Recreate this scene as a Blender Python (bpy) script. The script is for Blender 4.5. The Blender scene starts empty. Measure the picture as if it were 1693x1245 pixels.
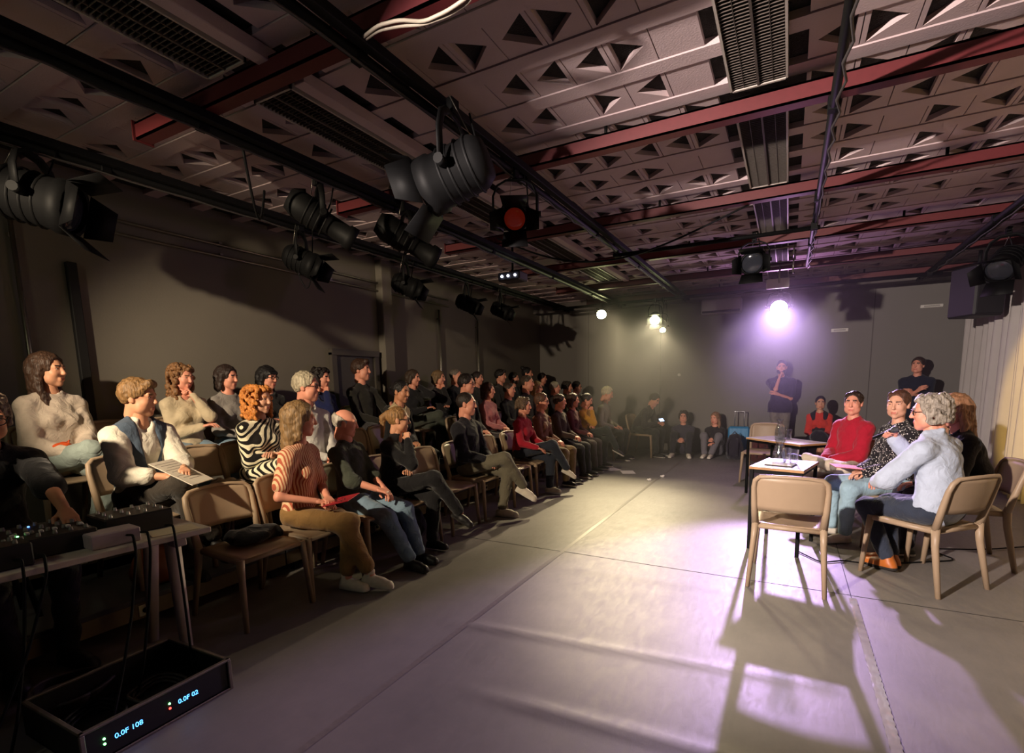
import bpy, math, random
import numpy as np
from mathutils import Vector, Matrix

# ---------------------------------------------------------------- camera, world, lights, exposure
SC = bpy.context.scene
CAM_H = 1.46
_f, _yaw, _pit, _rol, _px, _py = 829.08, .492, -.137, -.018, 857.6, 749.1      # pixels of the 1693x1245 frame
_fw = np.array([-math.sin(_yaw) * math.cos(_pit), math.cos(_yaw) * math.cos(_pit), math.sin(_pit)])
_r0 = np.array([math.cos(_yaw), math.sin(_yaw), 0.0]); _u0 = np.cross(_r0, _fw)
_rt = math.cos(_rol) * _r0 + math.sin(_rol) * _u0; _up = -math.sin(_rol) * _r0 + math.cos(_rol) * _u0
CAMA = np.array([_rt, _up, _fw])
cd = bpy.data.cameras.new('camera'); cam = bpy.data.objects.new('camera', cd)
SC.collection.objects.link(cam); SC.camera = cam
cd.sensor_width = 36.0; cd.lens = _f / 1693 * 36
cd.shift_x = -(_px - 846.5) / 1693; cd.shift_y = (_py - 622.5) / 1693
cd.clip_start = .05; cd.clip_end = 60
cam.matrix_world = Matrix(((_rt[0], _up[0], -_fw[0], 0), (_rt[1], _up[1], -_fw[1], 0), (_rt[2], _up[2], -_fw[2], CAM_H), (0, 0, 0, 1)))

def ray(x, y): return CAMA.T @ np.array([(x - _px) / _f, -(y - _py) / _f, 1.0])
def onz(x, y, z=0.0): r = ray(x, y); return Vector((0, 0, CAM_H)) + Vector(r * ((z - CAM_H) / r[2]))
def onx(x, y, X): r = ray(x, y); return Vector((0, 0, CAM_H)) + Vector(r * (X / r[0]))
def ony(x, y, Y): r = ray(x, y); return Vector((0, 0, CAM_H)) + Vector(r * (Y / r[1]))

wd = bpy.data.worlds.new('world'); SC.world = wd; wd.use_nodes = True
wd.node_tree.nodes['Background'].inputs[0].default_value = (.02, .018, .022, 1)
SC.view_settings.view_transform = 'Standard'; SC.view_settings.look = 'None'
SC.view_settings.exposure = 0.5; SC.view_settings.gamma = 1.0; SC.view_settings.use_curve_mapping = False
SC.cycles.max_bounces = 14; SC.cycles.adaptive_threshold = .025; SC.cycles.diffuse_bounces = 3; SC.cycles.glossy_bounces = 3; SC.cycles.transmission_bounces = 14; SC.cycles.transparent_max_bounces = 40
SC.cycles.sample_clamp_indirect = 4.0; SC.cycles.caustics_reflective = False; SC.cycles.caustics_refractive = False

# lamp powers in watts and colours (the lamps themselves are built with the lighting rig)
LAMPS = dict(
    main=dict(pos=(-.20, 9.62, 2.66), aim=(-.12, 1.9, .1), power=1800, col=(.70, .47, 1.0), cone=34, blend=.5, r=.06),
    left=dict(pos=(-3.27, 9.62, 2.81), aim=(-1.8, 4.6, 0), power=430, col=(1.0, .80, .46), cone=54, blend=.6, r=.05),
    mid_a=dict(pos=(-2.24, 9.62, 2.62), aim=(-1.2, 4.0, 0), power=300, col=(1.0, .82, .50), cone=46, blend=.7, r=.05),
    mid_b=dict(pos=(-2.10, 9.62, 2.47), aim=(-1.1, 5.6, 0), power=120, col=(1.0, .82, .50), cone=46, blend=.6, r=.05),
    key=dict(pos=(-2.5, -1.2, 2.5), aim=(1.3, 6.4, .9), power=1950, col=(1.0, .84, .75), cone=54, blend=.6, r=.05),
    house=dict(pos=(-3.12, -1.2, 2.80), aim=(-4.1, 4.2, 1.25), power=720, col=(1.0, .80, .56), cone=50, blend=.5, r=.05),
    curtain=dict(pos=(.15, .6, 2.80), aim=(2.42, 3.82, 1.97), power=1500, col=(1.0, .62, .14), cone=40, blend=.08, r=.04),
)
# ---------------------------------------------------------------- helpers: linking, tagging, materials
COL = bpy.context.scene.collection
V = Vector

def link(o, parent=None):
    COL.objects.link(o)
    if parent is not None:
        o.parent = parent
    return o

def tag(o, label=None, cat=None, group=None, kind=None):
    if label: o['label'] = label
    if cat: o['category'] = cat
    if group: o['group'] = group
    if kind: o['kind'] = kind
    return o

def empty(name, loc=(0, 0, 0), rz=0.0):
    o = bpy.data.objects.new(name, None)
    o.empty_display_size = .1
    o.location = loc
    o.rotation_euler = (0, 0, rz)
    return link(o)

def copy_tree(o, parent=None):
    c = o.copy()
    COL.objects.link(c)
    c.parent = parent
    for ch in list(o.children):
        copy_tree(ch, c)
    return c

def np_mesh(name, verts, faces, mats, fmat=None, smooth=True):
    """faces: (n,4) or (n,3) int array"""
    me = bpy.data.meshes.new(name)
    verts = np.asarray(verts, np.float32); faces = np.asarray(faces, np.int32)
    n, k = faces.shape
    me.vertices.add(len(verts)); me.vertices.foreach_set('co', verts.ravel())
    me.loops.add(n * k); me.loops.foreach_set('vertex_index', faces.ravel())
    me.polygons.add(n)
    me.polygons.foreach_set('loop_start', np.arange(0, n * k, k, dtype=np.int32))
    if fmat is not None:
        me.polygons.foreach_set('material_index', np.asarray(fmat, np.int32))
    me.polygons.foreach_set('use_smooth', np.full(n, smooth, bool))
    for m in mats: me.materials.append(m)
    me.update(calc_edges=True)
    return me

# ---------------------------------------------------------------- bmesh-like collector for hard surfaces
class MB:
    def __init__(s): s.v = []; s.f = []; s.m = []; s.sm = []
    def add(s, vs, fs, mi=0, smooth=False):
        b = len(s.v); s.v += [tuple(v) for v in vs]
        for f in fs: s.f.append(tuple(b + i for i in f)); s.m.append(mi); s.sm.append(smooth)
        return s
    def box(s, lo, hi, mi=0, bev=0.0, M=None):
        lo = V(lo); hi = V(hi)
        if bev <= 0:
            vs = [V((x, y, z)) for x in (lo.x, hi.x) for y in (lo.y, hi.y) for z in (lo.z, hi.z)]
            fs = [(0, 1, 3, 2), (4, 6, 7, 5), (0, 4, 5, 1), (2, 3, 7, 6), (0, 2, 6, 4), (1, 5, 7, 3)]
        else:
            b = bev; vs = []; idx = {}
            for i in (0, 1):
                for j in (0, 1):
                    for k in (0, 1):
                        c = [(lo, hi)[i].x, (lo, hi)[j].y, (lo, hi)[k].z]
                        sg = [1 - 2 * i, 1 - 2 * j, 1 - 2 * k]
                        for a in range(3):
                            p = [c[t] + (sg[t] * b if t != a else 0) for t in range(3)]
                            idx[(i, j, k, a)] = len(vs); vs.append(V(p))
            fs = []
            for a in range(3):
                o1, o2 = [(1, 2), (2, 0), (0, 1)][a]
                for e in (0, 1):
                    q = []
                    for (u, w) in ((0, 0), (1, 0), (1, 1), (0, 1)):
                        t = [0, 0, 0]; t[a] = e; t[o1] = u; t[o2] = w
                        q.append(idx[(t[0], t[1], t[2], a)])
                    fs.append(tuple(q) if e else tuple(reversed(q)))
            for a in range(3):
                o1, o2 = [(1, 2), (2, 0), (0, 1)][a]
                for u in (0, 1):
                    for w in (0, 1):
                        t0 = [0, 0, 0]; t1 = [0, 0, 0]
                        t0[a] = 0; t1[a] = 1
                        for t in (t0, t1): t[o1] = u; t[o2] = w
                        q = (idx[(*t0, o1)], idx[(*t1, o1)], idx[(*t1, o2)], idx[(*t0, o2)])
                        fs.append(q if (u ^ w) else tuple(reversed(q)))
            for i in (0, 1):
                for j in (0, 1):
                    for k in (0, 1):
                        q = tuple(idx[(i, j, k, a)] for a in range(3))
                        fs.append(q if (i + j + k) % 2 else tuple(reversed(q)))
        if M is not None: vs = [M @ v for v in vs]
        return s.add(vs, fs, mi)
    def tube(s, pts, r, n=8, mi=0, cap=True, smooth=True, sx=1.0, sy=1.0, up=None):
        pts = [V(p) for p in pts]; rs = r if isinstance(r, (list, tuple)) else [r] * len(pts)
        base = len(s.v); prev = None
        for i, p in enumerate(pts):
            d = (pts[min(i + 1, len(pts) - 1)] - pts[max(i - 1, 0)]).normalized()
            if prev is None:
                a = V(up) if up is not None else (V((0, 0, 1)) if abs(d.z) < .9 else V((1, 0, 0)))
                x = d.cross(a).normalized()
            else:
                x = (prev - d * prev.dot(d)).normalized()
            prev = x; y = d.cross(x)
            for j in range(n):
                t = 2 * math.pi * (j + .5) / n
                s.v.append(tuple(p + x * (math.cos(t) * rs[i] * sx) + y * (math.sin(t) * rs[i] * sy)))
        for i in range(len(pts) - 1):
            for j in range(n):
                a = base + i * n + j; b = base + i * n + (j + 1) % n
                s.f.append((a, b, b + n, a + n)); s.m.append(mi); s.sm.append(smooth)
        if cap:
            s.f.append(tuple(base + j for j in reversed(range(n)))); s.m.append(mi); s.sm.append(False)
            e = base + (len(pts) - 1) * n
            s.f.append(tuple(e + j for j in range(n))); s.m.append(mi); s.sm.append(False)
        return s
    def lathe(s, prof, n=16, mi=0, M=None, smooth=True, closed=False):
        base = len(s.v)
        for (r, z) in prof:
            for j in range(n):
                t = 2 * math.pi * j / n
                v = V((r * math.cos(t), r * math.sin(t), z))
                s.v.append(tuple(M @ v if M is not None else v))
        for i in range(len(prof) - 1):
            for j in range(n):
                a = base + i * n + j; b = base + i * n + (j + 1) % n
                s.f.append((a, b, b + n, a + n)); s.m.append(mi); s.sm.append(smooth)
        if closed:
            s.f.append(tuple(base + j for j in reversed(range(n)))); s.m.append(mi); s.sm.append(False)
            e = base + (len(prof) - 1) * n
            s.f.append(tuple(e + j for j in range(n))); s.m.append(mi); s.sm.append(False)
        return s
    def grid(s, P, mi=0, smooth=True, flip=False):
        nr = len(P); nc = len(P[0]); base = len(s.v)
        for row in P: s.v += [tuple(p) for p in row]
        for i in range(nr - 1):
            for j in range(nc - 1):
                a = base + i * nc + j
                q = (a, a + 1, a + nc + 1, a + nc)
                s.f.append(tuple(reversed(q)) if flip else q); s.m.append(mi); s.sm.append(smooth)
        return s
    def plate(s, P, nrm_t, mi=0, smooth=True):
        """closed thin sheet: grid of points with thickness vector nrm_t (Vector or function(i,j))"""
        nr = len(P); nc = len(P[0]); base = len(s.v)
        T = nrm_t if callable(nrm_t) else (lambda i, j: V(nrm_t))
        for i, row in enumerate(P): s.v += [tuple(V(p)) for p in row]
        for i, row in enumerate(P): s.v += [tuple(V(p) + T(i, j)) for j, p in enumerate(row)]
        o = nr * nc
        def q(*a): s.f.append(tuple(base + x for x in a)); s.m.append(mi); s.sm.append(smooth)
        for i in range(nr - 1):
            for j in range(nc - 1):
                a = i * nc + j
                q(a, a + nc, a + nc + 1, a + 1); q(o + a, o + a + 1, o + a + nc + 1, o + a + nc)
        for j in range(nc - 1):
            q(j, j + 1, o + j + 1, o + j); a = (nr - 1) * nc + j; q(a + 1, a, o + a, o + a + 1)
        for i in range(nr - 1):
            a = i * nc; q(a + nc, a, o + a, o + a + nc); a = i * nc + nc - 1; q(a, a + nc, o + a + nc, o + a)
        return s
    def mesh(s, name, mats):
        me = bpy.data.meshes.new(name)
        me.from_pydata(s.v, [], s.f)
        me.polygons.foreach_set('material_index', s.m)
        me.polygons.foreach_set('use_smooth', s.sm)
        for m in (mats if isinstance(mats, (list, tuple)) else [mats]): me.materials.append(m)
        me.update()
        return me
    def build(s, name, mats, parent=None):
        return link(bpy.data.objects.new(name, s.mesh(name, mats)), parent)

# ---------------------------------------------------------------- materials
MATS = {}
def new_mat(name):
    m = bpy.data.materials.new(name); m.use_nodes = True
    return m, m.node_tree, m.node_tree.nodes['Principled BSDF']

def srgb(c):
    return tuple(((x / 255) / 12.92 if x / 255 <= .04045 else ((x / 255 + .055) / 1.055) ** 2.4) for x in c)

def mat(name, col, rough=.6, metal=0.0, noise=.12, scale=30.0, bump=.0, bscale=None, emit=None, es=0, trans=0, ior=1.45, spec=.5, coat=0, sss=0):
    """procedural principled material; col is 8-bit sRGB albedo"""
    if name in MATS: return MATS[name]
    m, t, b = new_mat(name)
    N = t.nodes; L = t.links
    c = srgb(col)
    tc = N.new('ShaderNodeTexCoord')
    nz = N.new('ShaderNodeTexNoise'); nz.inputs['Scale'].default_value = scale; nz.inputs['Detail'].default_value = 4
    L.new(tc.outputs['Object'], nz.inputs['Vector'])
    mx = N.new('ShaderNodeMix'); mx.data_type = 'RGBA'
    mx.inputs['A'].default_value = (*[x * (1 - noise) for x in c], 1)
    mx.inputs['B'].default_value = (*[min(1, x * (1 + noise)) for x in c], 1)
    L.new(nz.outputs['Fac'], mx.inputs['Factor'])
    L.new(mx.outputs['Result'], b.inputs['Base Color'])
    b.inputs['Roughness'].default_value = rough
    b.inputs['Metallic'].default_value = metal
    b.inputs['Specular IOR Level'].default_value = spec
    b.inputs['Transmission Weight'].default_value = trans
    b.inputs['IOR'].default_value = ior
    b.inputs['Coat Weight'].default_value = coat
    if bump:
        bn = N.new('ShaderNodeTexNoise'); bn.inputs['Scale'].default_value = bscale or scale * 4; bn.inputs['Detail'].default_value = 6
        L.new(tc.outputs['Object'], bn.inputs['Vector'])
        bp = N.new('ShaderNodeBump'); bp.inputs['Strength'].default_value = bump; bp.inputs['Distance'].default_value = .01
        L.new(bn.outputs['Fac'], bp.inputs['Height']); L.new(bp.outputs['Normal'], b.inputs['Normal'])
    if emit:
        b.inputs['Emission Color'].default_value = (*srgb(emit), 1)
        b.inputs['Emission Strength'].default_value = es
    MATS[name] = m
    return m

def cloth(name, col, fold=.5, rough=.85):
    """woven cloth with soft folds"""
    if name in MATS: return MATS[name]
    m = mat(name, col, rough=rough, noise=.18, scale=14, spec=.2)
    t = m.node_tree; N = t.nodes; L = t.links; b = N['Principled BSDF']
    tc = [n for n in N if n.type == 'TEX_COORD'][0]
    n1 = N.new('ShaderNodeTexNoise'); n1.inputs['Scale'].default_value = 11; n1.inputs['Detail'].default_value = 3; n1.inputs['Distortion'].default_value = 1.2
    n2 = N.new('ShaderNodeTexNoise'); n2.inputs['Scale'].default_value = 220; n2.inputs['Detail'].default_value = 2
    L.new(tc.outputs['Object'], n1.inputs['Vector']); L.new(tc.outputs['Object'], n2.inputs['Vector'])
    ad = N.new('ShaderNodeMath'); ad.operation = 'MULTIPLY_ADD'; ad.inputs[1].default_value = .06
    L.new(n2.outputs['Fac'], ad.inputs[0]); L.new(n1.outputs['Fac'], ad.inputs[2])
    bp = N.new('ShaderNodeBump'); bp.inputs['Strength'].default_value = fold; bp.inputs['Distance'].default_value = .03
    L.new(ad.outputs[0], bp.inputs['Height']); L.new(bp.outputs['Normal'], b.inputs['Normal'])
    b.inputs['Sheen Weight'].default_value = .15
    return m

def hairmat(name, col):
    if name in MATS: return MATS[name]
    m, t, b = new_mat(name); N = t.nodes; L = t.links
    c = srgb(col)
    tc = N.new('ShaderNodeTexCoord'); mp = N.new('ShaderNodeMapping'); mp.inputs['Scale'].default_value = (90, 90, 9)
    nz = N.new('ShaderNodeTexNoise'); nz.inputs['Scale'].default_value = 1; nz.inputs['Detail'].default_value = 4; nz.inputs['Distortion'].default_value = .6
    L.new(tc.outputs['Object'], mp.inputs['Vector']); L.new(mp.outputs['Vector'], nz.inputs['Vector'])
    cr = N.new('ShaderNodeValToRGB')
    cr.color_ramp.elements[0].position = .3; cr.color_ramp.elements[1].position = .72
    cr.color_ramp.elements[0].color = (*[x * .45 for x in c], 1); cr.color_ramp.elements[1].color = (*[min(1, x * 1.5) for x in c], 1)
    L.new(nz.outputs['Fac'], cr.inputs['Fac']); L.new(cr.outputs['Color'], b.inputs['Base Color'])
    b.inputs['Roughness'].default_value = .5; b.inputs['Specular IOR Level'].default_value = .35
    bp = N.new('ShaderNodeBump'); bp.inputs['Strength'].default_value = .8; bp.inputs['Distance'].default_value = .01
    L.new(nz.outputs['Fac'], bp.inputs['Height']); L.new(bp.outputs['Normal'], b.inputs['Normal'])
    MATS[name] = m
    return m

def pattern(name, kind, a, bcol, scale=40.0, extra=None):
    """printed cloth: stripes, swirl (op-art), dots"""
    if name in MATS: return MATS[name]
    m = cloth(name, a); t = m.node_tree; N = t.nodes; L = t.links; b = N['Principled BSDF']
    tc = [n for n in N if n.type == 'TEX_COORD'][0]
    if kind == 'stripes':
        w = N.new('ShaderNodeTexWave'); w.bands_direction = 'X'; w.inputs['Scale'].default_value = scale; w.inputs['Distortion'].default_value = .35; w.inputs['Detail'].default_value = 1
    elif kind == 'swirl':
        w = N.new('ShaderNodeTexWave'); w.bands_direction = 'DIAGONAL'; w.inputs['Scale'].default_value = scale; w.inputs['Distortion'].default_value = 9; w.inputs['Detail'].default_value = 1; w.inputs['Detail Scale'].default_value = .35
    else:
        w = N.new('ShaderNodeTexVoronoi'); w.inputs['Scale'].default_value = scale
    L.new(tc.outputs['Object'], w.inputs['Vector'])
    cr = N.new('ShaderNodeValToRGB'); cr.color_ramp.interpolation = 'CONSTANT' if kind != 'stripes' else 'LINEAR'
    e = cr.color_ramp.elements
    if kind == 'dots':
        e[0].position = 0; e[1].position = .30
        e[0].color = (*srgb(bcol), 1); e[1].color = (*srgb(a), 1)
        L.new(w.outputs['Distance'], cr.inputs['Fac'])
    else:
        e[0].position = 0.38 if kind == 'stripes' else 0; e[1].position = .5
        e[0].color = (*srgb(bcol), 1); e[1].color = (*srgb(a), 1)
        L.new(w.outputs['Fac' if 'Fac' in w.outputs else 'Color'], cr.inputs['Fac'])
    L.new(cr.outputs['Color'], b.inputs['Base Color'])
    return m
# ---------------------------------------------------------------- implicit-surface modelling for people
def _a(v): return np.asarray(v, np.float32)

class SDF:
    """smooth union of tapered capsules and ellipsoids, meshed with surface nets"""
    def __init__(s): s.ops = []
    def cap(s, a, b, ra, rb=None, k=.02, fl=None):
        s.ops.append(('cap', _a(a), _a(b), ra, ra if rb is None else rb, k, fl)); return s
    def ell(s, c, r, k=.02, M=None):
        s.ops.append(('ell', _a(c), _a(r), None if M is None else np.asarray(M, np.float32), k)); return s
    def cutcap(s, a, b, r, k=.01, rb=None):
        s.ops.append(('sub', _a(a), _a(b), r, r if rb is None else rb, k, None)); return s
    def clip(s, p, n, k=.0):
        """remove the side the normal n points to"""
        s.ops.append(('clip', _a(p), _a(n), k)); return s
    def noise(s, amp, freq):
        s.ops.append(('noise', amp, freq)); return s
    def mesh(s, h, pad=.03):
        lo = np.full(3, 1e9, np.float32); hi = -lo
        for o in s.ops:
            if o[0] == 'cap':
                r = max(o[3], o[4]); lo = np.minimum(lo, np.minimum(o[1], o[2]) - r); hi = np.maximum(hi, np.maximum(o[1], o[2]) + r)
            elif o[0] == 'ell':
                r = o[2].max() if o[3] is not None else o[2]
                lo = np.minimum(lo, o[1] - r); hi = np.maximum(hi, o[1] + r)
        lo = lo - pad; hi = hi + pad
        n = np.ceil((hi - lo) / h).astype(int) + 1
        ax = [lo[i] + h * np.arange(n[i], dtype=np.float32) for i in range(3)]
        D = np.full(n, .3, np.float32)
        def box(l, u):
            i0 = np.clip(np.floor((l - lo) / h).astype(int), 0, n); i1 = np.clip(np.ceil((u - lo) / h).astype(int) + 1, 0, n)
            return tuple(slice(a, b) for a, b in zip(i0, i1))
        def capd(o, sl):
            a, b, ra, rb = o[1:5]; d = b - a; dd = float(d @ d) + 1e-12
            X = ax[0][sl[0]][:, None, None] - a[0]; Y = ax[1][sl[1]][None, :, None] - a[1]; Z = ax[2][sl[2]][None, None, :] - a[2]
            t = np.clip((X * d[0] + Y * d[1] + Z * d[2]) / dd, 0, 1)
            qx = X - t * d[0]; qy = Y - t * d[1]; qz = Z - t * d[2]
            if o[6] is not None:
                nn = _a(o[6][0]); f = o[6][1] - 1
                w = (qx * nn[0] + qy * nn[1] + qz * nn[2]) * f
                qx = qx + w * nn[0]; qy = qy + w * nn[1]; qz = qz + w * nn[2]
            return np.sqrt(qx * qx + qy * qy + qz * qz) - (ra + (rb - ra) * t)
        for o in s.ops:
            if o[0] in ('cap', 'sub'):
                m = max(o[3], o[4]) + o[5] + 2.5 * h
                sl = box(np.minimum(o[1], o[2]) - m, np.maximum(o[1], o[2]) + m)
                if min(x.stop - x.start for x in sl) <= 0: continue
                d = capd(o, sl); k = o[5]; A = D[sl]
                if o[0] == 'cap':
                    hh = np.clip(.5 + .5 * (A - d) / k, 0, 1); D[sl] = A + (d - A) * hh - k * hh * (1 - hh)
                else:
                    hh = np.clip(.5 - .5 * (A + d) / k, 0, 1); D[sl] = A + (-d - A) * hh + k * hh * (1 - hh)
            elif o[0] == 'ell':
                c, r, M, k = o[1:]
                m = r.max() + k + 2.5 * h
                sl = box(c - m, c + m)
                if min(x.stop - x.start for x in sl) <= 0: continue
                X = ax[0][sl[0]][:, None, None] - c[0]; Y = ax[1][sl[1]][None, :, None] - c[1]; Z = ax[2][sl[2]][None, None, :] - c[2]
                if M is not None:
                    X, Y, Z = (M[0, 0] * X + M[1, 0] * Y + M[2, 0] * Z, M[0, 1] * X + M[1, 1] * Y + M[2, 1] * Z, M[0, 2] * X + M[1, 2] * Y + M[2, 2] * Z)
                X = X / r[0]; Y = Y / r[1]; Z = Z / r[2]
                l = np.sqrt(X * X + Y * Y + Z * Z)
                g = np.sqrt((X / r[0]) ** 2 + (Y / r[1]) ** 2 + (Z / r[2]) ** 2) + 1e-6
                d = np.where(l < .3, -r.min() * (1 - l), l * (l - 1) / g)
                A = D[sl]; hh = np.clip(.5 + .5 * (A - d) / k, 0, 1); D[sl] = A + (d - A) * hh - k * hh * (1 - hh)
            elif o[0] == 'clip':
                p, nn, k = o[1:]
                d = (ax[0][:, None, None] - p[0]) * nn[0] + (ax[1][None, :, None] - p[1]) * nn[1] + (ax[2][None, None, :] - p[2]) * nn[2]
                D = np.maximum(D, d.astype(np.float32))
            elif o[0] == 'noise':
                amp, f = o[1:]
                ii = np.nonzero(np.abs(D) < 3 * h + amp)
                x = ax[0][ii[0]] * f; y = ax[1][ii[1]] * f; z = ax[2][ii[2]] * f
                D[ii] += amp * (np.sin(x + 2.1 * np.sin(.7 * z + 1.3)) * np.sin(y * 1.1 + 1.7 * np.sin(.6 * x)) + .6 * np.sin(1.9 * z + 1.5 * np.sin(y)) * np.sin(2.3 * x + .5 * y)).astype(np.float32)
        return surface_nets(D, lo, h)

def surface_nets(D, lo, h):
    S = D < 0
    n = np.array(D.shape)
    c = np.zeros(n - 1, np.int8)
    for i in (0, 1):
        for j in (0, 1):
            for k in (0, 1):
                c += S[i:n[0] - 1 + i, j:n[1] - 1 + j, k:n[2] - 1 + k]
    act = (c > 0) & (c < 8)
    I = np.argwhere(act)
    idx = np.full(n - 1, -1, np.int32); idx[act] = np.arange(len(I))
    P = np.zeros((len(I), 3), np.float32); W = np.zeros(len(I), np.float32)
    corners = [(i, j, k) for i in (0, 1) for j in (0, 1) for k in (0, 1)]
    val = {q: D[I[:, 0] + q[0], I[:, 1] + q[1], I[:, 2] + q[2]] for q in corners}
    for q in corners:
        for a in range(3):
            if q[a] == 0:
                r = list(q); r[a] = 1; r = tuple(r)
                va, vb = val[q], val[r]
                cr = (va < 0) != (vb < 0)
                t = np.where(cr, va / np.where(cr, va - vb, 1), 0)
                p = np.empty((len(I), 3), np.float32); p[:] = q; p[:, a] = t
                P += p * cr[:, None]; W += cr
    verts = lo + h * (I + P / W[:, None])
    quads = []
    for a in range(3):
        b, e = (a + 1) % 3, (a + 2) % 3
        sl0 = [slice(None)] * 3; sl1 = [slice(None)] * 3
        sl0[a] = slice(0, -1); sl1[a] = slice(1, None)
        for q in (b, e): sl0[q] = slice(1, -1); sl1[q] = slice(1, -1)
        s0 = S[tuple(sl0)]; s1 = S[tuple(sl1)]
        E = np.argwhere(s0 != s1)
        if not len(E): continue
        flip = s0[E[:, 0], E[:, 1], E[:, 2]]
        base = E.copy(); base[:, b] += 1; base[:, e] += 1
        def cell(db, de):
            t = base.copy(); t[:, b] += db; t[:, e] += de
            return idx[t[:, 0], t[:, 1], t[:, 2]]
        q = np.stack([cell(-1, -1), cell(0, -1), cell(0, 0), cell(-1, 0)], 1)
        q[~flip] = q[~flip][:, ::-1]
        quads.append(q)
    return verts, np.concatenate(quads) if quads else np.zeros((0, 4), np.int32)

def xf(verts, M):
    M = np.array(M, np.float32)
    return verts @ M[:3, :3].T + M[:3, 3]

def frame(origin, y, zhint):
    """matrix with local +Y along y, local +Z near zhint"""
    y = V(y).normalized(); z = V(zhint); z = (z - y * z.dot(y)).normalized(); x = y.cross(z)
    return Matrix(((x.x, y.x, z.x, origin[0]), (x.y, y.y, z.y, origin[1]), (x.z, y.z, z.z, origin[2]), (0, 0, 0, 1)))

# ---------------------------------------------------------------- canonical head, hands, shoes, hair
_cache = {}
def head_mesh(kind, h):
    """face towards +Y, origin between the ears; face material index: 0 skin 1 lips 2 brow/beard 3 eye white 4 iris"""
    key = ('head', kind, h)
    if key in _cache: return _cache[key]
    fem = kind.startswith('f')
    jw = .052 if fem else .058
    s = SDF()
    s.ell((0, -.012, .035), (.073, .094, .088), .02)
    s.ell((0, .028, -.005), (.063, .066, .085), .03)
    s.cap((-.03, .03, -.062), (.03, .03, -.062), jw - .016, k=.03)
    s.cap((0, .045, -.085), (0, .062, -.094), .030, .022 if fem else .026, k=.03)
    for sx in (-1, 1):
        s.ell((sx * .036, .062, -.022), (.024, .022, .022), .02)
        s.cutcap((sx * .026, .102, .014), (sx * .040, .097, .012), .0135, .016)
        s.cap((sx * .022, .0855, .0225), (sx * .043, .0800, .0205), .0065, k=.006); s.cap((sx * .024, .0835, .0035), (sx * .042, .0785, .0045), .0055, k=.006)
        s.cap((sx * .016, .088, .036), (sx * .045, .078, .034), .009 if not fem else .007, k=.012)
        s.ell((sx * .0765, -.008, -.002), (.009, .019, .031), .008)
        s.cap((sx * .077, -.012, .02), (sx * .074, .004, -.022), .008, k=.006)
    s.cap((0, .090, .022), (0, .1075, -.020), .0082, .0108, k=.012)
    s.ell((0, .1035, -.024), (.0155, .011, .0095), .008)
    s.cap((-.016, .083, -.058), (.016, .083, -.058), .0085, k=.01)
    s.cap((-.012, .083, -.068), (.012, .083, -.068), .009, k=.01)
    s.cutcap((-.020, .099, -.0625), (.020, .099, -.0625), .0045, .004)
    s.cap((0, -.028, -.06), (0, -.040, -.115), .050 if not fem else .043, .046 if not fem else .040, k=.03)
    v, f = s.mesh(h)
    c = v[f].mean(1); x, y, z = np.abs(c[:, 0]), c[:, 1], c[:, 2]
    fm = np.zeros(len(f), np.int32)
    fm[(x < .0185) & (y > .080) & (z > -.072) & (z < -.0535)] = 1
    fm[(x > .012) & (x < .047) & (y > .06) & (z > .027) & (z < .040)] = 2
    if kind.endswith('b'):
        fm[(z < -.035) & (z > -.125) & (y > -.015) & (fm == 0) & ~((x < .03) & (z > -.048))] = 2
    vs = [v]; fs = [f]; ms = [fm]; nb = len(v)
    for sx in (-1, 1):
        for (cy, r, mi, rr) in ((.0775, .0115, 3, 8), (.0828, .0075, 4, 6)):
            P = []; Q = []
            for i in range(rr + 1):
                for j in range(rr * 2):
                    a = math.pi * i / rr; b = 2 * math.pi * j / (rr * 2)
                    P.append((sx * .0325 + r * math.sin(a) * math.cos(b), cy + r * math.sin(a) * math.sin(b), .013 + .52 * r * math.cos(a)))
            for i in range(rr):
                for j in range(rr * 2):
                    k = (j + 1) % (rr * 2)
                    Q.append((i * rr * 2 + j, (i + 1) * rr * 2 + j, (i + 1) * rr * 2 + k, i * rr * 2 + k))
            vs.append(_a(P)); fs.append(np.array(Q, np.int32) + nb); ms.append(np.full(len(Q), mi, np.int32)); nb += len(P)
    r = (np.concatenate(vs), np.concatenate(fs), np.concatenate(ms))
    _cache[key] = r
    return r

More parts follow.
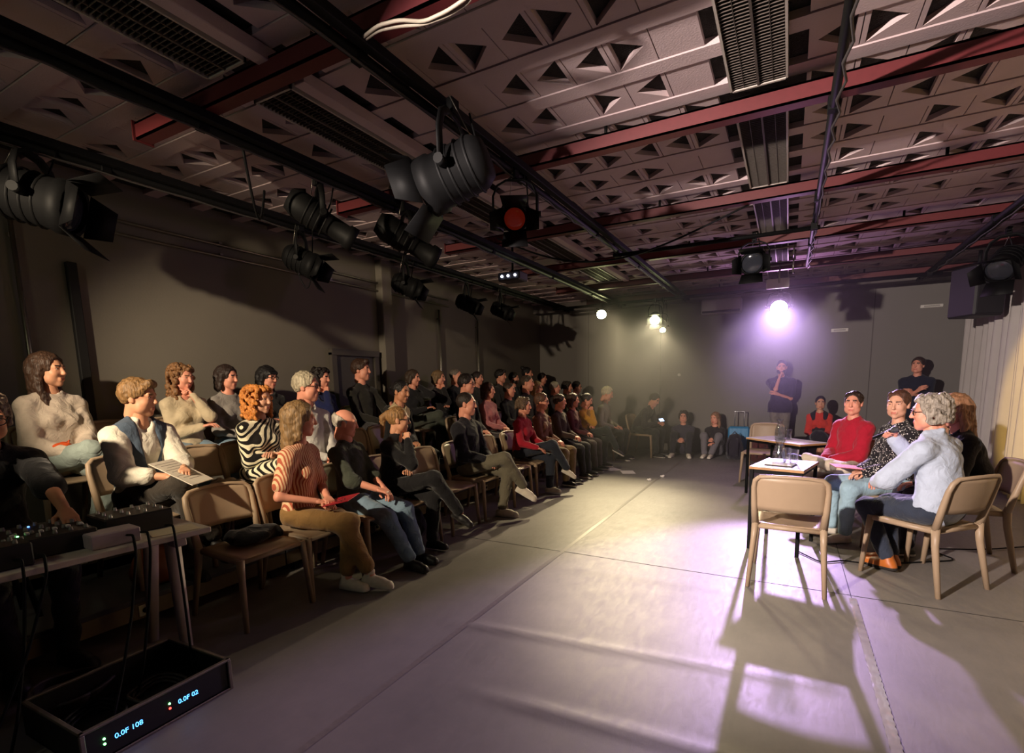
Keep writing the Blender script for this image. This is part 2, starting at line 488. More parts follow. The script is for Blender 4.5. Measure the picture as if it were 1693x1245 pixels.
def hand_mesh(pose, h):
    """right hand: wrist at origin, fingers along +Y, back of the hand +Z, thumb towards -X"""
    key = ('hand', pose, h)
    if key in _cache: return _cache[key]
    curl = dict(flat=(.08, .12, .08), relaxed=(.35, .45, .3), grip=(.9, 1.0, .6), fist=(1.35, 1.55, 1.0), point=(.9, 1.1, .7))[pose]
    s = SDF()
    s.cap((0, -.05, 0), (0, .012, 0), .026, .024, k=.01, fl=((0, 0, 1), 1.25))
    for i, x in enumerate((-.027, -.009, .010, .028)):
        s.cap((x * .65, .012, 0), (x, .088 - .004 * abs(i - 1) , 0), .014, .0115, k=.014, fl=((0, 0, 1), 1.1))
    Ls = [(.043, .026, .020), (.047, .030, .021), (.043, .028, .021), (.034, .021, .018)]
    for i, x in enumerate((-.027, -.009, .010, .028)):
        p = V((x, .088 - .004 * abs(i - 1), .001)); a = 0
        c = curl if not (pose == 'point' and i == 0) else (.15, .15, .1)
        fan = (-.09, -.02, .05, .12)[i] * (1 - min(1, c[0]))
        for j in range(3):
            a += c[j] * (1 + .06 * i)
            q = p + V((math.sin(fan) * math.cos(a), math.cos(fan) * math.cos(a), -math.sin(a))) * Ls[i][j]
            s.cap(p, q, .0092 - .0009 * j, .0086 - .0009 * j, k=.004)
            p = q
    th = {'flat': .15, 'relaxed': .35, 'grip': .8, 'fist': 1.0, 'point': .8}[pose]
    p = V((-.022, .022, -.006)); d0 = V((-.72, .65, -.25)).normalized()
    d1 = V((-.35 + .5 * th, .85, -.35 - .35 * th)).normalized(); d2 = V((.05 + .6 * th, .9, -.4 - .3 * th)).normalized()
    for d, l, r0, r1 in ((d0, .042, .016, .013), (d1, .034, .0125, .011), (d2, .027, .0105, .0085)):
        q = p + d * l; s.cap(p, q, r0, r1, k=.008); p = q
    r = s.mesh(h)
    _cache[key] = r
    return r

def shoe_mesh(kind, h):
    """ankle joint at origin (0.085 above the sole), toe towards +Y; index 0 upper 1 sole"""
    key = ('shoe', kind, h)
    if key in _cache: return _cache[key]
    s = SDF(); lo = -.085
    s.cap((0, -.035, lo + .03), (0, .06, lo + .03), .036, .040, k=.02)
    s.cap((0, .06, lo + .03), (0, .155, lo + .026), .043, .036, k=.02)
    s.cap((0, -.02, lo + .05), (0, .10, lo + .045), .036, .033, k=.02)
    top = .03 if kind == 'high' else (.03 if kind == 'boot' else -.015)
    s.cap((0, -.012, lo + .05), (0, -.006, top), .040, .038, k=.02)
    s.clip((0, 0, top + .012), (0, -.15, 1))
    s.cap((0, -.04, lo + .012), (0, .03, lo + .012), .036, .036, k=.006)
    s.cap((0, .03, lo + .012), (0, .155, lo + .012), .040, .042, k=.006)
    s.clip((0, 0, lo), (0, 0, -1))
    v, f = s.mesh(h)
    c = v[f].mean(1)
    r = (v, f, (c[:, 2] < lo + .022).astype(np.int32))
    _cache[key] = r
    return r

def hair_mesh(style, h, seed=0):
    key = ('hair', style, h, seed)
    if key in _cache: return _cache[key]
    rnd = random.Random(seed + 11)
    s = SDF()
    def shell(t, face=True):
        s.ell((0, -.015, .037), (.073 + t, .094 + t, .089 + t), .01)
        if face:
            # open the face: forehead, temples, cheeks
            s.cutcap((0, .125, -.03), (0, .120, .020), .081, .010)
            s.cutcap((0, .140, .05), (0, .135, .066), .057, .012)
            s.cutcap((0, .075, -.10), (0, .06, -.07), .090, .02)
    if style in ('short', 'crop', 'quiff', 'thin'):
        t = {'short': .017, 'crop': .007, 'quiff': .018, 'thin': .006}[style]
        shell(t)
        s.clip((0, -.05, -.035), (0, .50, -.86))
        if style == 'quiff':
            s.cap((-.035, .072, .105), (.035, .080, .108), .022, .026, k=.03)
            s.cap((.03, .08, .10), (.062, .06, .07), .018, .012, k=.02)
        if style != 'crop': s.noise(.0032, 95)
    elif style == 'bald':
        shell(.009)
        s.clip((0, -.02, .05), (0, .45, .89))
        s.clip((0, -.05, -.04), (0, .5, -.86))
        s.noise(.003, 90)
    elif style in ('bob', 'long', 'fringe', 'longback', 'bobshort'):
        shell(.018)
        L = {'bob': -.10, 'bobshort': -.06, 'long': -.26, 'fringe': -.20, 'longback': -.24}[style]
        for sx in (-1, 1):
            s.cap((sx * .078, -.005, .04), (sx * .088, -.02, max(L, -.12)), .024, .026, k=.02, fl=((1, 0, 0), 1.3))
            if L < -.15 and style != 'longback':
                s.cap((sx * .088, -.02, -.10), (sx * .085, .03, L), .027, .016, k=.02)
            s.cap((sx * .045, -.085, .02), (sx * .05, -.085, L), .034, .026, k=.03)
        s.cap((0, -.09, .03), (0, -.09, L), .045, .035, k=.03)
        s.cap((-.055, -.05, -.02), (-.05, -.07, L), .034, .022, k=.03); s.cap((.055, -.05, -.02), (.05, -.07, L - .02), .034, .022, k=.03)
        if style in ('fringe',): s.cap((-.045, .077, .06), (.045, .077, .06), .018, k=.015)
        s.noise(.0035, 75)
    elif style in ('pony', 'bun', 'tied', 'tiedhigh'):
        shell(.010)
        if style == 'tiedhigh':
            s.cutcap((-.028, .128, .070), (.028, .128, .070), .062, .010); s.cap((-.055, .030, .098), (-.070, -.02, .07), .014, .016, k=.02); s.cap((.055, .030, .098), (.070, -.02, .07), .014, .016, k=.02)
        s.clip((0, -.05, -.05), (0, .50, -.86))
        if style == 'pony':
            s.cap((0, -.115, .065), (0, -.150, .02), .022, .030, k=.02)
            s.cap((0, -.150, .02), (0, -.150, -.17), .030, .016, k=.02)
        elif style == 'bun':
            s.ell((0, -.10, .115), (.042, .042, .038), .015)
        else:
            s.ell((0, -.125, .03), (.036, .032, .036), .015)
        s.noise(.0022, 110)
    elif style in ('curly', 'curlyshort', 'wavy', 'greycurl'):
        shell(.012)
        n, R, rr, L = {'curly': (480, .046, .0155, -.16), 'curlyshort': (220, .018, .0125, -.04), 'wavy': (300, .028, .017, -.20), 'greycurl': (260, .018, .0135, -.07)}[style]
        for i in range(n):
            a = rnd.uniform(0, 2 * math.pi); z = rnd.uniform(L, .125)
            y_, x_ = math.cos(a), math.sin(a)
            if y_ > .55 and z < .085: continue
            if y_ > .15 and z < -.03 and abs(x_) < .9: continue
            zz = max(0, min(1, (z + .05) / .17)); w = math.sqrt(max(.05, 1 - max(0, (z - .03) / .115) ** 2))
            p = ((.070 + R) * x_ * w, -.015 + (.088 + R) * y_ * w, z)
            r = rr * rnd.uniform(.75, 1.25)
            s.ell(p, (r, r, r * 1.1), .008)
        s.cutcap((0, .135, -.03), (0, .130, .012), .076, .012)
        s.noise(.003, 120)
    elif style == 'cap':
        s.ell((0, -.015, .042), (.088, .108, .092), .01)
        s.clip((0, 0, .035), (0, -.15, -1))
        s.cap((-.03, .10, .048), (.03, .10, .048), .012, k=.01); s.cap((-.025, .145, .044), (.025, .145, .044), .010, k=.03)
    r = s.mesh(h)
    _cache[key] = r
    return r

def ik(S, T, a, b, pole):
    S, T = V(S), V(T); d = T - S; L = d.length
    if L > (a + b) * .999: T = S + d * ((a + b) * .999 / L); d = T - S; L = d.length
    u = d.normalized(); x = (a * a - b * b + L * L) / (2 * L); hh = math.sqrt(max(0, a * a - x * x))
    p = V(pole); p = p - u * p.dot(u)
    p = p.normalized() if p.length > 1e-5 else V((0, 0, 1))
    return S + u * x + p * hh, T

def join(parts):
    vs = []; fs = []; ms = []; n = 0
    for v, f, m in parts:
        vs.append(v); fs.append(f + n); ms.append(np.full(len(f), m, np.int32) if np.isscalar(m) else m); n += len(v)
    return np.concatenate(vs), np.concatenate(fs), np.concatenate(ms)

SKIN = dict(fair=(214, 160, 132), pink=(220, 150, 125), tan=(190, 132, 100), warm=(205, 148, 116), dark=(130, 86, 62))
def skin_mats(tone, hair):
    return [mat('skin_' + tone, SKIN[tone], rough=.5, noise=.10, scale=25, spec=.4),
            mat('lips_' + tone, tuple(int(a * b) for a, b in zip(SKIN[tone], (.86, .62, .62))), rough=.45, noise=.08),
            hairmat('brow_%d_%d_%d' % hair, hair), mat('eye_white', (196, 184, 176), rough=.25, noise=.03), mat('iris', (48, 34, 26), rough=.15, noise=.1)]

def person(P, label, group=None, hd=.012, hh=.006):
    """P: dict of pose and clothing.  Local frame: +Y forward, +X the person's right, origin on the ground under the hips."""
    g = P.get
    sc = g('s', 1.0); seat = g('seat', .455); fem = g('fem', False); w = g('w', 1.0) * (.92 if fem else 1.0)
    stand = g('stand', False)
    hz = (seat + .088) if not stand else .93 * sc
    hip = V((0, 0, hz))
    L = math.radians(g('lean', 8)); side = math.radians(g('side', 0))
    u = V((math.sin(side), -math.sin(L), math.cos(L))).normalized(); fw0 = V((0, math.cos(L), math.sin(L)))
    tw = math.radians(g('twist', 0))          # + turns the chest to the person's left
    rt = V((math.cos(tw), 0, 0)) + fw0 * math.sin(tw); rt = (rt - u * rt.dot(u)).normalized(); fw = u.cross(rt)
    bow = math.radians(g('bow', 6))           # upper spine bends forward
    wa = hip + u * .15 * sc
    u2 = (u * math.cos(bow) + fw * math.sin(bow)).normalized(); fw2 = (fw * math.cos(bow) - u * math.sin(bow)).normalized()
    ch = wa + u2 * .19 * sc
    nb = wa + u2 * .375 * sc
    sh = [nb - u2 * .105 * sc + rt * (sx * (.165 if not fem else .145) * sc * g('sw', 1.0)) for sx in (-1, 1)]
    hy, hp, hr = [math.radians(a) for a in g('head', (0, 0, 0))]     # yaw + = to the person's left, pitch + = down
    nd = (u2 * .6 + V((0, 0, 1)) * .8).normalized()
    hc = nb + nd * .152 * sc + fw2 * .02 * sc
    # head frame: chest heading without lean
    fh = V((fw2.x, fw2.y, 0)).normalized(); base = math.atan2(-fh.x, fh.y)
    HM = Matrix.Translation(hc) @ Matrix.Rotation(base + hy, 4, 'Z') @ Matrix.Rotation(-hp, 4, 'X') @ Matrix.Rotation(hr, 4, 'Y') @ Matrix.Scale(sc * g('hs', 1.0), 4)
    # arms
    elb = []; wri = []; hfr = []
    for i, sx in enumerate((-1, 1)):
        T, pole, pn, pose = g('armL' if sx < 0 else 'armR', ('lap', None, None, 'relaxed'))
        if isinstance(T, str):
            T = {'lap': V((sx * .045, .25, hz + .09)), 'thigh': V((sx * .13, .30, hz + .085)), 'knee': V((sx * .13, .40, hz + .08)),
                 'chin': hc + fw2 * .10 - V((0, 0, .16)) + V((sx * .02, 0, 0)), 'cheek': hc + fw2 * .05 - V((0, 0, .12)) + V((sx * .07, 0, 0)),
                 'cross': ch + fw2 * (.20 if sx > 0 else .16) - rt * sx * .02 - u2 * (.05 if sx > 0 else .09), 'crosslow': ch + fw2 * (.21 if sx > 0 else .17) - rt * sx * .02 - u2 * .12,
                 'hang': V((sx * .24, .03, hz - .10)), 'belly': V((sx * .03, .20, hz + .14))}[T]
        else: T = V(T)
        if pole is None: pole = V((sx * .6, -.5, -.8))
        e, t = ik(sh[i], T, .285 * sc, .245 * sc, pole)
        elb.append(e); wri.append(t)
        if pn is None: pn = V((0, .15, 1)) if T.z < hz + .2 else V((sx * .6, .5, .2))
        hdv = g('hdirL' if sx < 0 else 'hdirR', None)
        dirv = V(hdv) if hdv is not None else (t - e)
        hfr.append((frame(t, dirv, pn), pose, sx))
    # legs
    hips = [hip + V((sx * .088 * sc, 0, -.005)) for sx in (-1, 1)]
    kn = []; an = []; fd = []
    for i, sx in enumerate((-1, 1)):
        q = g('legL' if sx < 0 else 'legR', 'flat')
        if q == 'flat': A = V((sx * .11, .43, .088)); K = None; F = V((sx * .18, 1, 0))
        elif q == 'out': A = V((sx * .10, .60, .088)); K = None; F = V((sx * .15, 1, .0))
        elif q == 'back': A = V((sx * .09, .22, .10)); K = None; F = V((sx * .1, 1, -.1))
        elif q == 'over': A = V((-sx * .21, .58, hz - .23)); K = V((sx * -.02, .45, hz + .11)); F = V((-sx * .25, 1, -.55))
        elif q == 'overs': A = V((-sx * .18, .46, hz - .29)); K = V((sx * -.02, .42, hz + .10)); F = V((-sx * .2, 1, -.75))
        elif q == 'under': A = V((sx * .02, .40, .088)); K = None; F = V((sx * .1, 1, 0))
        elif q == 'ankleon': A = V((-sx * .16, .40, hz + .10)); K = V((sx * .30, .34, hz + .04)); F = V((-sx * .75, .35, .25))
        elif q == 'stand': A = V((sx * .10, .02, .088)); K = V((sx * .10, .02, .50 * sc)); F = V((sx * .25, 1, 0))
        elif q == 'standx': A = V((-sx * .06, .12, .088)); K = V((sx * .04, .09, .50 * sc)); F = V((-sx * .1, 1, 0))
        else: A, K, F = V(q[0]), (V(q[1]) if q[1] else None), V(q[2])
        if K is None: K, A = ik(hips[i], A, .435 * sc, .41 * sc, g('kpole', V((sx * .18, .7, 1))))
        kn.append(K); an.append(A); fd.append(F)
    # ---- body (one continuous skin surface; head and hands carry finer detail)
    B = SDF()
    B.ell(hip + u * .02, (.140 * w, .098 * w, .09), .03)
    B.cap(hip + u * .05, wa, .105 * w, .098 * w, k=.05, fl=(tuple(fw), 1.25))
    B.cap(wa, ch, .105 * w, .115 * w, k=.05, fl=(tuple(fw2), 1.3))
    B.cap(sh[0], sh[1], .042, k=.03); B.cap(ch, nb - u2 * .05, .096, .05, k=.03, fl=(tuple(fw2), 1.2))
    for i in (0, 1): B.cap(nb - u2 * .015, sh[i] + u2 * .01, .036, .032, k=.03)
    B.cap(nb - u2 * .03, hc - nd * .06, .052 if not fem else .045, .048 if not fem else .042, k=.03)
    am = g('am', 1.0) * (.88 if fem else 1)
    for i in (0, 1):
        B.cap(sh[i], elb[i], .043 * am, .036 * am, k=.02); B.cap(elb[i], wri[i], .036 * am, .0255 * am, k=.02)
        B.cap(hips[i], kn[i], .070 * w, .046, k=.03); B.cap(kn[i], an[i], .044, .034, k=.02)
        B.cap(kn[i] + (an[i] - kn[i]) * .15 , kn[i] + (an[i] - kn[i]) * .5, .044, .044, k=.02)
        if g('barefeet'): B.cap(an[i] - V((0, 0, .04)), an[i] + fd[i].normalized() * .12 - V((0, 0, .055)), .035, .028, k=.03)
    bv, bf = B.mesh(g('hb', hd * 1.25))
    tone = g('skin', 'warm'); hairc = g('hairc', (70, 48, 34))
    parts = [(bv, bf, 0)]
    hv, hf, hm = head_mesh(('f' if fem else 'm') + ('b' if g('beard') else ''), hh)
    parts.append((xf(hv, HM), hf, hm))
    for M, pose, sx in hfr:
        v, f = hand_mesh(pose, max(.0042, hh * .8))
        S = .94 * sc * (.93 if fem else 1)
        MM = M @ Matrix.Diagonal((S * sx * 1.0, S, S, 1))
        f2 = f[:, ::-1] if sx < 0 else f
        parts.append((xf(v, MM), f2, 0))
    # limbs of a right hand: thumb at -X of the hand frame for sx=+1, mirrored for sx=-1
    v, f, m = join(parts)
    me = np_mesh('person', v, f, skin_mats(tone, hairc), m)
    root = link(bpy.data.objects.new('person', me))
    tag(root, label, 'person', group)
    # ---- top
    th = .013 + g('loose', 0)
    top = g('top', None)
    if top:
        S = SDF(); slv = g('sleeve', 'long')
        hem = g('hem', .0)
        S.ell(hip + u * (.03 - hem), (.162 * w + th * .5, .118 * w + th * .5, .10 + hem), .03)
        if stand: S.cap(hip + u * .03, hip - u * (.06 + hem), .124 * w + th, .128 * w + th, k=.05, fl=(tuple(fw), 1.22)); S.cap(hips[0] + u * .03 , hips[0] - u * (.06 + hem), .075 * w + th, .078 * w + th, k=.05); S.cap(hips[1] + u * .03, hips[1] - u * (.06 + hem), .075 * w + th, .078 * w + th, k=.05)
        S.cap(hip + u * .03, wa, .122 * w + th, .116 * w + th, k=.05, fl=(tuple(fw), 1.22))
        S.cap(wa, ch, .118 * w + th, .126 * w + th, k=.05, fl=(tuple(fw2), 1.28))
        S.cap(sh[0], sh[1], .047 + th * .6, k=.045); S.cap(ch, nb - u2 * .06, .106 + th, .062, k=.05, fl=(tuple(fw2), 1.2))
        for i in (0, 1): S.cap(nb - u2 * .016, sh[i] + u2 * .004, .043 + th * .5, .040 + th * .6, k=.04)
        if fem:
            for sx in (-1, 1): S.ell(ch + rt * sx * .068 + fw2 * .085 - u2 * .035, (.058, .05, .058), .04)
        for i in (0, 1):
            if slv == 'none': continue
            f_ = {'long': 1.0, 'three': .55, 'short': -1, 'rolled': .12, 'elbow': .0}[slv]
            e2 = elb[i]; 
            if slv == 'short':
                e2 = sh[i] + (elb[i] - sh[i]) * .72
                S.cap(sh[i], e2, .048 * am + th, .046 * am + th, k=.03); S.clip(e2, tuple((elb[i] - sh[i]).normalized())) if False else None
            else:
                S.cap(sh[i], elb[i], .046 * am + th, .041 * am + th * 1.2, k=.03)
                if f_ > 0: S.cap(elb[i], elb[i] + (wri[i] - elb[i]) * f_ * .97, .041 * am + th * 1.2, (.028 + .010 * (1 - f_)) * am + th * .9, k=.02)
                if slv == 'rolled': 
                    p = elb[i] + (wri[i] - elb[i]) * .10; S.cap(p, p + (wri[i] - elb[i]) * .06, .050 * am + th, k=.01)
        if g('vneck'):
            q = nb + fw2 * .075 - u2 * .02
            S.cutcap(q, ch + fw2 * .17 + u2 * (.10 - g('vneck')), .045, .012, rb=.012)
        else:
            S.cutcap(nb + u2 * .03 + fw2 * .02, nb + u2 * .10 + fw2 * .02, .060 if not fem else .062, .008)
        if g('collar'):
            for sx in (-1, 1):
                a0 = nb + u2 * .022 - fw2 * .055; a1 = nb + u2 * .015 + rt * sx * .066 + fw2 * .01; a2 = nb - u2 * .035 + rt * sx * .028 + fw2 * .078
                S.cap(a0, a1, .018, .018, k=.01); S.cap(a1, a2, .018, .014, k=.01)
        if stand: S.clip(hip - u * (.05 + hem), tuple(-u))
        S.noise(.0035, 34)
        tv, tf = S.mesh(hd)
        o = link(bpy.data.objects.new(g('topname', 'shirt'), np_mesh('shirt', tv, tf, [top])), root)
        if g('buttons'):
            mb = MB()
            for q in range(5):
                pz = ch + fw2 * (.122 * w + .012) + u2 * (.09 - .075 * q)
                mb.lathe([(.006, 0), (.006, .004), (0, .004)], 8, M=frame(pz, u2, fw2).to_4x4())
            mb.build('button', mat('button_shell', (225, 220, 210), rough=.3), o)
    vest = g('vest', None)
    if vest:
        S = SDF()
        S.cap(hip + u * .03, wa, .132 * w + th, .126 * w + th, k=.05, fl=(tuple(fw), 1.2))
        S.cap(wa, ch, .128 * w + th, .136 * w + th, k=.05, fl=(tuple(fw2), 1.26))
        S.cap(sh[0] * .8 + sh[1] * .2, sh[1] * .8 + sh[0] * .2, .058 + th * .6, k=.05); S.cap(ch, nb - u2 * .06, .112 + th, .07, k=.05, fl=(tuple(fw2), 1.2))
        for i in (0, 1): S.cap(nb - u2 * .012, sh[i] * .75 + nb * .25, .052 + th * .5, .050 + th * .6, k=.04)
        if g('vestsleeve'):
            for i in (0, 1):
                S.cap(sh[i], elb[i], .058 * am + th, .050 * am + th, k=.03); S.cap(elb[i], elb[i] + (wri[i] - elb[i]) * .9, .050 * am + th, .040 * am + th, k=.02)
        S.cutcap(nb + u2 * .03 + fw2 * .03, nb + u2 * .12 + fw2 * .03, .066, .008)
        S.cutcap(nb + fw2 * .10, hip + fw * .20 + u * .05, g('vestopen', .055), .012, rb=g('vestopen', .055) * .8)
        S.noise(.003, 30)
        tv, tf = S.mesh(hd)
        link(bpy.data.objects.new(g('vestname', 'waistcoat'), np_mesh('waistcoat', tv, tf, [vest])), root)
    # ---- trousers or skirt
    tr = g('bottom', None)
    if tr:
        S = SDF(); S.ell(hip + u * .01, (.162 * w, .120 * w, .095), .03)
        tl = g('trlen', .93)
        if g('skirt'):
            S.cap(hips[0], kn[0], .105, .09, k=.06); S.cap(hips[1], kn[1], .105, .09, k=.06)
            S.cap(hip + V((0, .12, -.02)), (kn[0] + kn[1]) / 2, .10, .085, k=.08)
            m = [kn[i] + (an[i] - kn[i]) * tl for i in (0, 1)]
            S.cap(kn[0], m[0], .085, .075, k=.06); S.cap(kn[1], m[1], .085, .075, k=.06); S.cap((kn[0] + kn[1]) / 2, (m[0] + m[1]) / 2, .08, .07, k=.06)
        else:
            lw = g('legw', 1.0)
            for i in (0, 1):
                S.cap(hips[i], kn[i], .092 * w * lw, .068 * lw, k=.035)
                S.cap(kn[i], kn[i] + (an[i] - kn[i]) * tl, .066 * lw, .052 * lw * g('flare', 1.0), k=.03)
                if g('cuff'):
                    p = kn[i] + (an[i] - kn[i]) * tl; S.cap(p, p - (an[i] - kn[i]) * .07, .056 * lw, k=.008)
        S.noise(.004, 30)
        tv, tf = S.mesh(hd)
        link(bpy.data.objects.new('skirt' if g('skirt') else 'trousers', np_mesh('trousers', tv, tf, [tr])), root)
    # ---- shoes
    shm = g('shoe', None)
    if shm:
        for i in (0, 1):
            v, f, m = shoe_mesh(g('shoekind', 'low'), max(.007, hd * .75))
            M = frame(an[i], fd[i], (0, 0, 1) if abs(fd[i].z) < .9 else (0, 1, 0)) @ Matrix.Scale(sc * (.92 if fem else 1.0), 4)
            o = link(bpy.data.objects.new('shoe', np_mesh('shoe', xf(v, M), f, [shm, g('sole', mat('sole_white', (205, 198, 188), rough=.7))], m)), root)
            if hd <= .012 and g('shoekind', 'low') in ('high', 'lace'):
                mb = MB()
                for q in range(4):
                    z = -.012 - .014 * q; y = .045 + .017 * q
                    mb.tube([xf(_a([(-.022, y - .008, z - .004)]), M)[0], xf(_a([(0, y + .012, z + .012)]), M)[0], xf(_a([(.022, y - .008, z - .004)]), M)[0]], .0035, 6)
                mb.build('laces', mat('lace_white', (230, 226, 218), rough=.9), o)
    # ---- hair, glasses
    hs_ = g('hair', 'short')
    if hs_:
        v, f = hair_mesh(hs_, max(.006, hh * 1.1), g('seed', 0))
        link(bpy.data.objects.new('hair' if hs_ != 'cap' else 'cap', np_mesh('hair', xf(v, HM), f, [hairmat('hair_%d_%d_%d' % hairc, hairc) if hs_ != 'cap' else g('capm')])), root)
    if g('glasses'):
        mb = MB()
        for sx in (-1, 1):
            pts = []
            for q in range(13):
                a = 2 * math.pi * q / 12
                pts.append(HM @ V((sx * .0335 + .0235 * math.cos(a), .101 - .004 * abs(math.cos(a)), .010 + .018 * math.sin(a))))
            mb.tube(pts, .0026 * g('gthick', 1.0), 6, cap=False)
            mb.tube([HM @ V((sx * .057, .098, .014)), HM @ V((sx * .079, .04, .014)), HM @ V((sx * .080, -.01, .010))], .0024, 5)
        mb.tube([HM @ V((-.011, .104, .014)), HM @ V((.011, .104, .014))], .0026, 5)
        mb.build('glasses', mat('glasses_frame', (26, 20, 20), rough=.35), root)
    root['_hc'] = [float(x) for x in hc]
    root.location = g('loc', (0, 0, 0)); root.rotation_euler = (0, 0, math.radians(g('rz', 0)))
    del root['_hc']
    info = dict(root=root, wrists=wri, hands=[m[0] for m in hfr], head=hc, elbows=elb, chest=ch, fw=fw2, up=u2, rt=rt, hip=hip, knees=kn, HM=HM)
    return info
# ---------------------------------------------------------------- the room
RX0, RX1, RY0, RY1, RZ = -5.2, 2.75, -2.6, 10.85, 3.25
rnd = random.Random(5)

def vinyl_mat():
    m, t, b = new_mat('grey_dance_vinyl'); N = t.nodes; L = t.links
    tc = N.new('ShaderNodeTexCoord')
    n1 = N.new('ShaderNodeTexNoise'); n1.inputs['Scale'].default_value = 1.3; n1.inputs['Detail'].default_value = 8; n1.inputs['Roughness'].default_value = .65
    mp = N.new('ShaderNodeMapping'); mp.inputs['Scale'].default_value = (3.0, .8, 1)
    n2 = N.new('ShaderNodeTexNoise'); n2.inputs['Scale'].default_value = 9; n2.inputs['Detail'].default_value = 10; n2.inputs['Roughness'].default_value = .75; n2.inputs['Distortion'].default_value = .8
    L.new(tc.outputs['Object'], n1.inputs['Vector']); L.new(tc.outputs['Object'], mp.inputs['Vector']); L.new(mp.outputs['Vector'], n2.inputs['Vector'])
    cr = N.new('ShaderNodeValToRGB'); e = cr.color_ramp.elements
    e[0].position = .25; e[1].position = .8; e[0].color = (*srgb((104, 100, 98)), 1); e[1].color = (*srgb((134, 128, 122)), 1)
    L.new(n1.outputs['Fac'], cr.inputs['Fac']); L.new(cr.outputs['Color'], b.inputs['Base Color'])
    mr = N.new('ShaderNodeMapRange'); mr.inputs['From Min'].default_value = .3; mr.inputs['From Max'].default_value = .75
    mr.inputs['To Min'].default_value = .42; mr.inputs['To Max'].default_value = .60
    L.new(n2.outputs['Fac'], mr.inputs['Value']); L.new(mr.outputs['Result'], b.inputs['Roughness'])
    bp = N.new('ShaderNodeBump'); bp.inputs['Strength'].default_value = .12; bp.inputs['Distance'].default_value = .01
    L.new(n2.outputs['Fac'], bp.inputs['Height']); L.new(bp.outputs['Normal'], b.inputs['Normal'])
    b.inputs['Specular IOR Level'].default_value = .45
    return m
M_VINYL = vinyl_mat()
M_WALL = mat('wall_grey_paint', (112, 106, 96), rough=.85, noise=.06, scale=2.5, bump=.08, bscale=60)
M_WALLB = mat('wall_back_paint', (118, 114, 110), rough=.85, noise=.05, scale=2.0, bump=.08, bscale=60)
M_DARK = mat('matte_black', (22, 21, 21), rough=.75, noise=.2)
M_BLACK = mat('black_metal', (13, 13, 14), rough=.6, noise=.2, spec=.16)
M_STEEL = mat('galvanised_pipe', (150, 145, 135), rough=.35, metal=.9, noise=.1)
M_RED = mat('dark_red_paint', (88, 30, 34), rough=.5, noise=.15)
M_CEIL = mat('ceiling_tile_paint', (192, 172, 174), rough=.9, noise=.08, scale=7, bump=.2, bscale=90)
M_WOOL = mat('dark_wood_wool', (44, 40, 38), rough=.95, noise=.7, scale=55, bump=1.0, bscale=120)
M_WHITE = mat('white_plastic', (208, 204, 196), rough=.5, noise=.04)

def struct(o): o['kind'] = 'structure'; return o

fl = struct(MB().box((RX0, RY0, -.12), (RX1, RY1, -.004)).build('floor', mat('screed', (70, 68, 66), rough=.8)))
# vinyl sheets with edges and soft ridges
def ridge(x, y):
    z = 0.0
    for (x0, y0, x1, y1, w, a) in ((-1.60, 2.42, .10, 2.62, .035, .010), (-1.1, 1.86, .35, 1.98, .04, .009), (-1.4, 3.55, -.3, 3.62, .06, .004), (.5, 1.9, .9, 2.4, .05, .005)):
        dx, dy = x1 - x0, y1 - y0; t = ((x - x0) * dx + (y - y0) * dy) / (dx * dx + dy * dy)
        if -.2 < t < 1.2:
            d = abs((x - x0) * dy - (y - y0) * dx) / math.hypot(dx, dy)
            z += a * math.exp(-(d / w) ** 2) * max(0, min(1, (t + .2) * 3, (1.2 - t) * 3))
    return z + .0012 * math.sin(3.1 * x + 1.2 * math.sin(1.7 * y)) * math.sin(2.3 * y + x)
def sheet(x0, x1, y0, y1, z, fine):
    nx = max(2, int((x1 - x0) / fine)); ny = max(2, int((y1 - y0) / fine))
    P = [[(x0 + (x1 - x0) * i / nx, y0 + (y1 - y0) * j / ny, z + ridge(x0 + (x1 - x0) * i / nx, y0 + (y1 - y0) * j / ny)) for j in range(ny + 1)] for i in range(nx + 1)]
    MB().grid(P, flip=True).build('vinyl_sheet', M_VINYL, fl)
SX = (-3.78, -1.672, .442, 2.55)
for a, b, z in ((SX[0], SX[1], 0.0), (SX[1], SX[2], .0015), (SX[2], SX[3], .0)):
    sheet(a + .003, b - .003, RY0, 3.893, z, .035 if z else .06)
    sheet(a + .003, b - .003, 3.90, RY1, z + .0012, .12)
sheet(RX0, SX[0] - .003, RY0, RY1, 0, .3); sheet(SX[3] + .003, RX1, RY0, RY1, 0, .3)
# tape over the seam
tp = MB(); P = []
for i in range(140):
    y = 1.2 + i * .019
    P.append([(.425 + .002 * math.sin(i * 1.7), y, .0042 + .0022 * rnd.random()), (.442, y, .005 + .004 * rnd.random() * (1 if y < 3.9 else .2)), (.468 + .003 * math.sin(i * 2.3), y, .0042 + .0022 * rnd.random())])
tp.grid(P, flip=True)
o = tp.build('seam_tape', mat('clear_tape', (150, 145, 145), rough=.16, noise=.1, spec=.8, coat=.5), fl)
o['label'] = 'shiny crinkled tape over the vinyl seam'
P = [[(-1.690 + .001 * math.sin(i), y, .0045), (-1.655 + .001 * math.sin(i * 1.3), y, .0045)] for i, y in enumerate([RY0 + .25 * k for k in range(54)])]
MB().grid(P).build('seam_tape', mat('grey_tape', (120, 114, 108), rough=.35, noise=.25, scale=40), fl)
